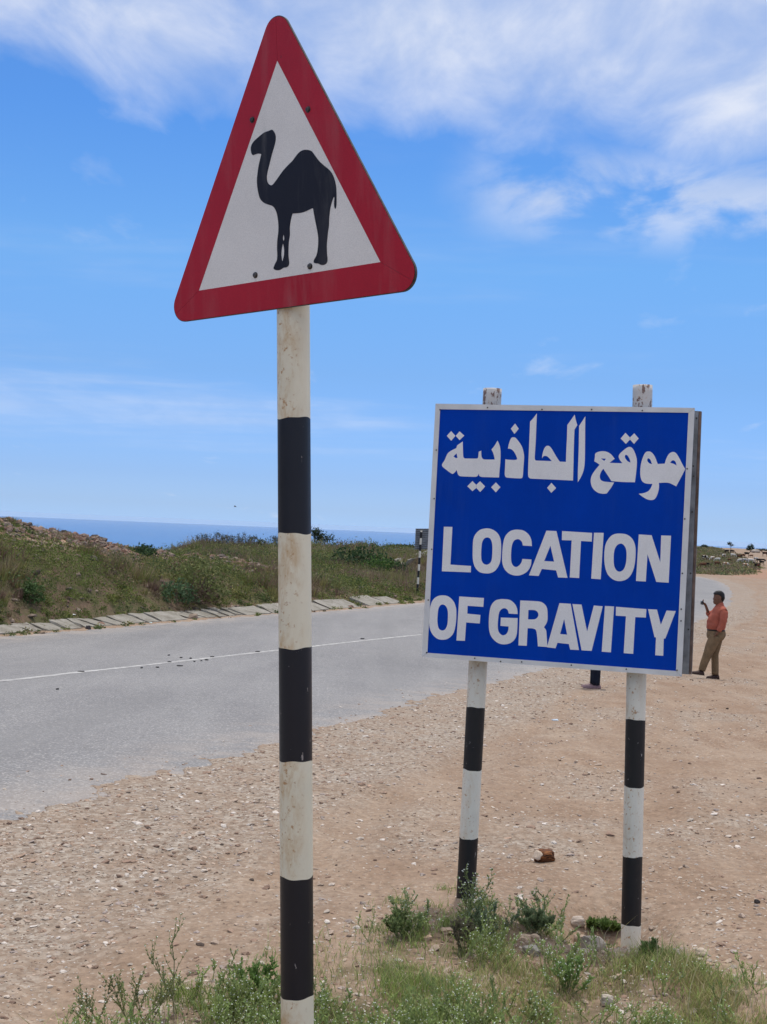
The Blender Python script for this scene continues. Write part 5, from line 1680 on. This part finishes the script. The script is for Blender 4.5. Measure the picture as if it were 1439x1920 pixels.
# ------------------------------------------------------------------ goats
def goat_mesh(name, graze, cols):
    J = {}
    if graze: J = {'neck': ((-.42, 0, .58), .075), 'poll': ((-.60, 0, .34), .06), 'muz': ((-.68, 0, .14), .035)}
    else: J = {'neck': ((-.42, 0, .74), .075), 'poll': ((-.54, 0, .92), .06), 'muz': ((-.70, 0, .86), .035)}
    bm = bmesh.new()
    tapered(bm, [(.46, 0, .62), (.40, 0, .62), (.2, 0, .60), (-.1, 0, .585), (-.28, 0, .60), (-.36, 0, .62)], [.08, .155, .18, .185, .15, .09], 10)
    tapered(bm, [(-.26, 0, .62), J['neck'][0], J['poll'][0]], [.13, .08, .055], 8)
    pv, mv = Vector(J['poll'][0]), Vector(J['muz'][0])
    tapered(bm, [tuple(pv + (pv - mv) * .25), tuple(pv), tuple(pv.lerp(mv, .6)), tuple(mv)], [.04, .068, .05, .03], 8)
    for s in (-1, 1):
        tapered(bm, [(-.27, s * .085, .55), (-.28, s * .085, .28), (-.27, s * .085, .02)], [.055, .028, .024], 6)
        tapered(bm, [(.34, s * .085, .58), (.30, s * .085, .38), (.39, s * .085, .25), (.36, s * .085, .02)], [.08, .048, .026, .024], 6)
        tapered(bm, [tuple(pv + Vector((.02, s * .04, .02))), tuple(pv + Vector((.05, s * .12, -.04)))], [.022, .008], 5)
        tapered(bm, [tuple(pv + Vector((0, s * .025, .05))), tuple(pv + Vector((.08, s * .04, .14)))], [.016, .005], 5)
    tapered(bm, [(.46, 0, .70), (.53, 0, .73), (.56, 0, .80)], [.03, .02, .008], 5)
    me = bpy.data.meshes.new(name); bm.to_mesh(me); bm.free()
    me.polygons.foreach_set('use_smooth', [True] * len(me.polygons))
    m, t, b = mat(name + '_coat', .95, .1)
    n = t.noise(t.mapping(objco(t), (1, .3, 1)), 2.6, 2, .4)
    t.val(b.inputs['Base Color'], t.ramp(n, [(.47, cols[0]), (.52, cols[1])]))
    me.materials.append(m)
    return me


BK, BR, WH, GY, TN = (.020, .017, .016), (.13, .06, .035), (.62, .58, .52), (.34, .33, .32), (.36, .22, .13)
GM = {'black': goat_mesh('goat', True, (BK, BK)), 'blackup': goat_mesh('goat', False, (BK, (.04, .035, .03))), 'white': goat_mesh('goat', True, (WH, WH)), 'grey': goat_mesh('goat', True, (GY, WH)), 'brown': goat_mesh('goat', True, (BR, BR)), 'brownup': goat_mesh('goat', False, (BR, BK)), 'tan': goat_mesh('goat', True, (TN, WH)), 'pied': goat_mesh('goat', True, (BK, WH)), 'piedbrown': goat_mesh('goat', False, (BR, WH))}
goats = [
    (1322, 1051, 'pied', 0, 1.15, 'black and white goat grazing nearest the blue board on the rise'),
    (1336, 1052, 'tan', 1, 1.05, 'tan goat with pale back, left one of a close pair near the board'),
    (1346, 1054, 'white', 1, .95, 'pale goat touching the tan goat, right one of the pair'),
    (1318, 1066, 'brown', 1, 1.1, 'dark brown goat low in the green grass nearest the board'),
    (1345, 1062, 'brown', 0, .95, 'brown goat in the grass below the tan and pale pair'),
    (1361, 1064, 'tan', 0, 1.0, 'tan and white goat low in the middle of the grass'),
    (1357, 1047, 'piedbrown', 1, 1.05, 'brown and white goat standing left of the upper black goats'),
    (1363, 1038.5, 'black', 1, 1.15, 'black goat high on the slope under the forked tree, left one'),
    (1373, 1039, 'black', 0, 1.15, 'black goat high on the slope under the forked tree, right one'),
    (1375, 1046, 'white', 0, 1.05, 'white goat directly below the two black goats under the tree'),
    (1368, 1053, 'brown', 0, .7, 'small dark kid alone in the middle of the grass'),
    (1387, 1049, 'brownup', 0, 1.15, 'dark brown goat above the white goat in mid herd'),
    (1387.5, 1056, 'white', 1, 1.0, 'white goat at the centre of the herd beside a pale grey one'),
    (1397, 1056, 'grey', 0, 1.05, 'pale grey goat between two white goats in mid herd'),
    (1401, 1044, 'blackup', 0, 1.2, 'large black goat below the round bush on the skyline'),
    (1408, 1057, 'white', 0, 1.1, 'bright white goat right of the pale grey goat'),
    (1418, 1054, 'grey', 0, 1.1, 'white goat with grey head near the right end of the herd'),
    (1423, 1055.5, 'black', 1, .95, 'black goat overlapping the grey-headed goat'),
    (1431, 1054, 'black', 0, .75, 'small black goat, upper one at the right end of the herd'),
    (1429, 1060, 'blackup', 0, .95, 'black goat, lower one at the right end of the herd'),
    (1419.5, 1068, 'brownup', 1, 1.15, 'reddish dark goat standing lowest at the right of the herd'),
    (1398, 1066, 'tan', 0, 1.0, 'tan goat low in the grass below the pale grey goat'),
    (1409, 1046, 'brown', 1, .8, 'small brown goat below the large black goat'),
    (1434, 1044, 'brownup', 1, 1.25, 'red-brown goat on the bare path at the right edge'),
    (1394, 1046, 'brown', 1, .9, 'brown goat left of the large black goat'),
    (1326, 1063, 'black', 0, .8, 'small black goat beside the dark brown one nearest the board'),
]
for (u, v, kd, fl, s, lab) in goats:
    p = hit(u, v); o = link('goat', GM[kd], None, p); o.location.z += .02
    o.rotation_euler = (0, 0, (math.pi if not fl else 0) + random.uniform(-.5, .5)); s *= .84; o.scale = (s, s, s)
    tag(o, lab, 'goat', 'goats grazing on the far rise')


# ------------------------------------------------------------------ shrubs and small trees
def shrub(name, label, cat, u, v, h, wd, col, style='round', group=None, nleaf=500, lsz=None, dist=None):
    if dist is None: p = hit(u, v)
    else:
        q = at(u, v, dist); p = np.array([q[0], q[1], H(q[0], q[1])])
    root = empty(name, p, label, cat, group)
    bm = bmesh.new(); rg_ = random.Random(int(u * 3 + v)); tips = []
    def br(a, d, L, r, lev):
        a = Vector(a); pts = [a]
        for k in range(3):
            d = (d + Vector((rg_.uniform(-.25, .25), rg_.uniform(-.25, .25), rg_.uniform(-.05, .15)))).normalized(); pts.append(pts[-1] + d * L / 3)
        tapered(bm, pts, [r, r * .85, r * .7, r * .45], 5); tips.append(pts[-1])
        if lev:
            for k in range(3): br(pts[rg_.choice([2, 3, 3])], (d + Vector((rg_.uniform(-1, 1), rg_.uniform(-1, 1), rg_.uniform(-.1, .6)))).normalized(), L * .55, r * .5, lev - 1)
    if style in ('umbrella', 'tree'):
        for k in range(2): br((0, 0, -.1), Vector((rg_.uniform(-.25, .25), rg_.uniform(-.2, .2), 1)), h * .7, h * .035, 2)
    elif style == 'bare':
        for k in range(6): br((0, 0, -.1), Vector((rg_.uniform(-.5, .5), rg_.uniform(-.5, .5), 1)), h * .7, h * .018, 2)
    else:
        for k in range(5): br((0, 0, -.1), Vector((rg_.uniform(-.9, .9), rg_.uniform(-.9, .9), 1)), h * .55, h * .03, 1)
    me = bpy.data.meshes.new('trunk' if style in ('umbrella', 'tree') else 'branches'); bm.to_mesh(me); bm.free()
    me.materials.append(M['wood']); link(me.name, me, root)
    n = nleaf; T = np.array([tuple(t) for t in tips])
    ls = lsz or max(.05, h * .07)
    if style == 'umbrella':
        a = rng.uniform(0, 6.28, n); r = np.sqrt(rng.uniform(0, 1, n)) * wd / 2; c_ = np.stack([np.cos(a) * r, np.sin(a) * r * .8, h * (.86 + .12 * np.cos(r / wd * 3)) + rng.normal(0, .05, n) * h], 1)
    elif style == 'bare':
        c_ = T[rng.integers(0, len(T), n)] + rng.normal(0, h * .05, (n, 3))
    elif style == 'tree':
        c_ = T[rng.integers(0, len(T), n)] + rng.normal(0, 1, (n, 3)) * np.array([wd * .16, wd * .16, h * .09])
    else:
        a = rng.uniform(0, 6.28, n); phi = np.arccos(rng.uniform(0, 1, n)); rr = rng.uniform(.5, 1, n) ** .5 * (1 + .2 * np.sin(a * 3))
        c_ = np.stack([np.sin(phi) * np.cos(a) * wd / 2 * rr, np.sin(phi) * np.sin(a) * wd / 2 * rr, np.cos(phi) * h * rr], 1)
    d1 = rng.normal(0, 1, (n, 3)); d1 /= np.linalg.norm(d1, axis=1)[:, None]; d2 = np.cross(d1, rng.normal(0, 1, (n, 3))); d2 /= np.linalg.norm(d2, axis=1)[:, None]
    V = np.stack([c_ - d2 * ls * .3, c_ + d2 * ls * .3, c_ + d1 * ls], 1).reshape(-1, 3) + p
    cc = np.repeat(np.array(col)[None] * rng.uniform(.65, 1.35, (n, 1)), 3, 0)
    fo_ = mesh_np('crown' if style in ('umbrella', 'tree') else 'foliage', V, np.arange(3 * n).reshape(-1, 3), M['scrub'], root, tint=cc)
    fo_['kind'] = 'stuff'
    return root


DG, MG, OG = (.045, .065, .030), (.07, .11, .035), (.12, .15, .05)
shrub('small_tree', 'small dark layered tree on the skyline touching the main pole', 'tree', 594, 1028, 2.0, 1.7, DG, 'tree', None, 700, .22, 125)
shrub('umbrella_tree', 'flat-topped dark tree on the skyline left of the distant sign', 'tree', 764, 1025, 1.4, 4.6, DG, 'umbrella', None, 900, .2, 118)
shrub('shrub', 'dark green shrub on the crest of the bank against the sea', 'shrub', 271, 1036, .34, .8, (.045, .08, .035), 'round', None, 500, .1, 41.5)
shrub('shrub', 'leafy dark green bush low on the bank near the left edge', 'shrub', 58, 1128, .5, .6, (.085, .14, .05), 'round', None, 500, .1)
shrub('shrub', 'blue-green bush in the middle of the bank left of the main pole', 'shrub', 330, 1128, .6, 1.2, (.09, .145, .07), 'round', None, 700, .1)
shrub('shrub', 'broad olive bush on the bank left of the main pole', 'shrub', 372, 1122, 1.2, 2.0, (.135, .155, .055), 'round', None, 1100, .11)
shrub('shrub', 'large dark green bush on the slope right of the main pole', 'shrub', 678, 1073, 1.4, 3.8, (.04, .075, .03), 'round', None, 1200, .2)
shrub('shrub', 'bright green bush below the large dark one right of the main pole', 'shrub', 713, 1080, 1.0, 2.4, (.075, .14, .035), 'round', None, 900, .15)
shrub('shrub', 'dark green bush at the end of the pale concrete chute', 'shrub', 745, 1082, .8, 1.7, (.045, .08, .035), 'round', None, 700, .13)
shrub('shrub', 'brown dry bush on the bank beside the broad olive bush', 'shrub', 365, 1130, .6, 1.4, (.14, .10, .07), 'round', None, 700, .1)
for (u, dist, h, lab) in [(383, 100, 1.7, 'spiky bare bush on the ridge, leftmost of the row'), (412, 96, 2.0, 'spiky bare bush with two forks, second of the ridge row'), (428, 104, 1.6, 'low dark bare bush, third of the ridge row'),
                          (446, 95, 2.2, 'tall forked bare bush in the middle of the ridge row'), (461, 98, 1.9, 'narrow bare bush right of the tallest on the ridge'), (477, 100, 1.8, 'bare bush with a leaning stem on the ridge'),
                          (498, 99, 1.6, 'short bare bush on the ridge left of the main pole'), (516, 97, 1.9, 'bare bush on the ridge touching the main pole')]:
    shrub('bare_bush', lab, 'bush', u, 1035, h * .62, 1.0, (.075, .08, .045), 'bare', 'bare bushes along the ridge', 260, .1, dist)
shrub('round_bush', 'dark dome-shaped bush on the skyline above the goats', 'bush', 1408, 1030, 1.3, 1.7, (.03, .05, .025), 'round', None, 900, .2, 276)
shrub('forked_tree', 'small forked tree with a pale trunk on the skyline above the goats', 'tree', 1371, 1028, 1.2, 1.0, (.05, .06, .045), 'tree', None, 300, .2, 268)
shrub('low_bush', 'low dark bush on the skyline beside the blue board', 'bush', 1322, 1027, .6, 1.6, (.04, .055, .03), 'round', None, 400, .2, 275)
shrub('low_bush', 'wide flat dark bush on the skyline near the right edge', 'bush', 1429, 1031, .45, 3.2, (.04, .055, .035), 'round', None, 500, .2, 280)
lump('boulder', 'pale boulder on the slope above the right end of the herd', 'boulder', hit(1417, 1036), 1.0, .6, .45, (.50, .44, .37), 33, .1)


# pale concrete chute lying on the far slope
def build_chute():
    a, b = hit(752, 1066), hit(812, 1046)
    d = np.array(b) - np.array(a); d[2] = 0; L = np.linalg.norm(d); d /= L; n_ = np.array([-d[1], d[0], 0])
    V, Fc = [], []
    K_ = 10; prof = [(-.35, .30), (-.22, .06), (.22, .06), (.35, .30), (.42, .30), (.30, -.05), (-.30, -.05), (-.42, .30)]
    for i in range(K_ + 1):
        p = np.array(a) + d * L * i / K_; z = a[2] + (b[2] - a[2]) * i / K_ + .22 + .03 * math.sin(i * 2.1)
        for (o_, h_) in prof: V.append((p[0] + n_[0] * o_, p[1] + n_[1] * o_, z + h_))
    k = len(prof)
    for i in range(K_):
        for j in range(k): Fc.append((i * k + j, i * k + (j + 1) % k, (i + 1) * k + (j + 1) % k, (i + 1) * k + j))
    Fc += [tuple(range(k)), tuple(range(K_ * k + k - 1, K_ * k - 1, -1))]
    o = mesh_py('concrete_chute', V, Fc, M['slab']); tag(o, 'long pale concrete drain lying on the scrub slope behind the distant sign post', 'drain')


build_chute()


def build_bird():
    p = at(441, 950, 60); root = empty('bird', p, 'tiny dark bird flying over the sea left of the main pole', 'bird')
    m = simple('bird_feathers', (.05, .05, .05), .8)
    bm = bmesh.new(); tapered(bm, [(-.05, 0, 0), (-.02, 0, .0), (.03, 0, 0), (.08, 0, -.005)], [.006, .018, .014, .004], 6)
    me = bpy.data.meshes.new('body'); bm.to_mesh(me); bm.free(); me.materials.append(m); link('body', me, root)
    for s in (-1, 1):
        me = bpy.data.meshes.new('wing')
        vs = [(-.02, 0, .005), (.03, 0, .005), (.03, s * .07, .035), (-.01, s * .08, .04), (.04, s * .15, .02)]
        me.from_pydata(vs + [(x, y, z + .003) for x, y, z in vs], [], [(0, 1, 2, 3), (3, 2, 4), (5, 8, 7, 6), (8, 9, 7), (0, 3, 8, 5), (1, 6, 7, 2), (3, 4, 9, 8), (2, 7, 9, 4)]); me.materials.append(m); link('wing', me, root)
    root.rotation_euler = (.3, 0, .4)


build_bird()


# ------------------------------------------------------------------ air
def build_haze():
    m = bpy.data.materials.new('haze_air'); m.use_nodes = True; t = NT(m.node_tree); t.n.clear()
    pv = t.n.new('ShaderNodeVolumePrincipled'); pv.inputs['Color'].default_value = (.78, .88, 1.0, 1); pv.inputs['Density'].default_value = 1.6e-5
    ou = t.n.new('ShaderNodeOutputMaterial'); t.l.new(pv.outputs[0], ou.inputs['Volume'])
    s = 45000
    V = [(x, y, z) for x in (-s, s) for y in (-s, s) for z in (-200, 6)]
    Fc = [(0, 1, 3, 2), (4, 6, 7, 5), (0, 4, 5, 1), (2, 3, 7, 6), (0, 2, 6, 4), (1, 5, 7, 3)]
    o = mesh_py('haze', V, Fc, m, None, (0, 0, 0)); tag(o, 'thin bluish sea haze', kind='stuff')


build_haze()
print('done')
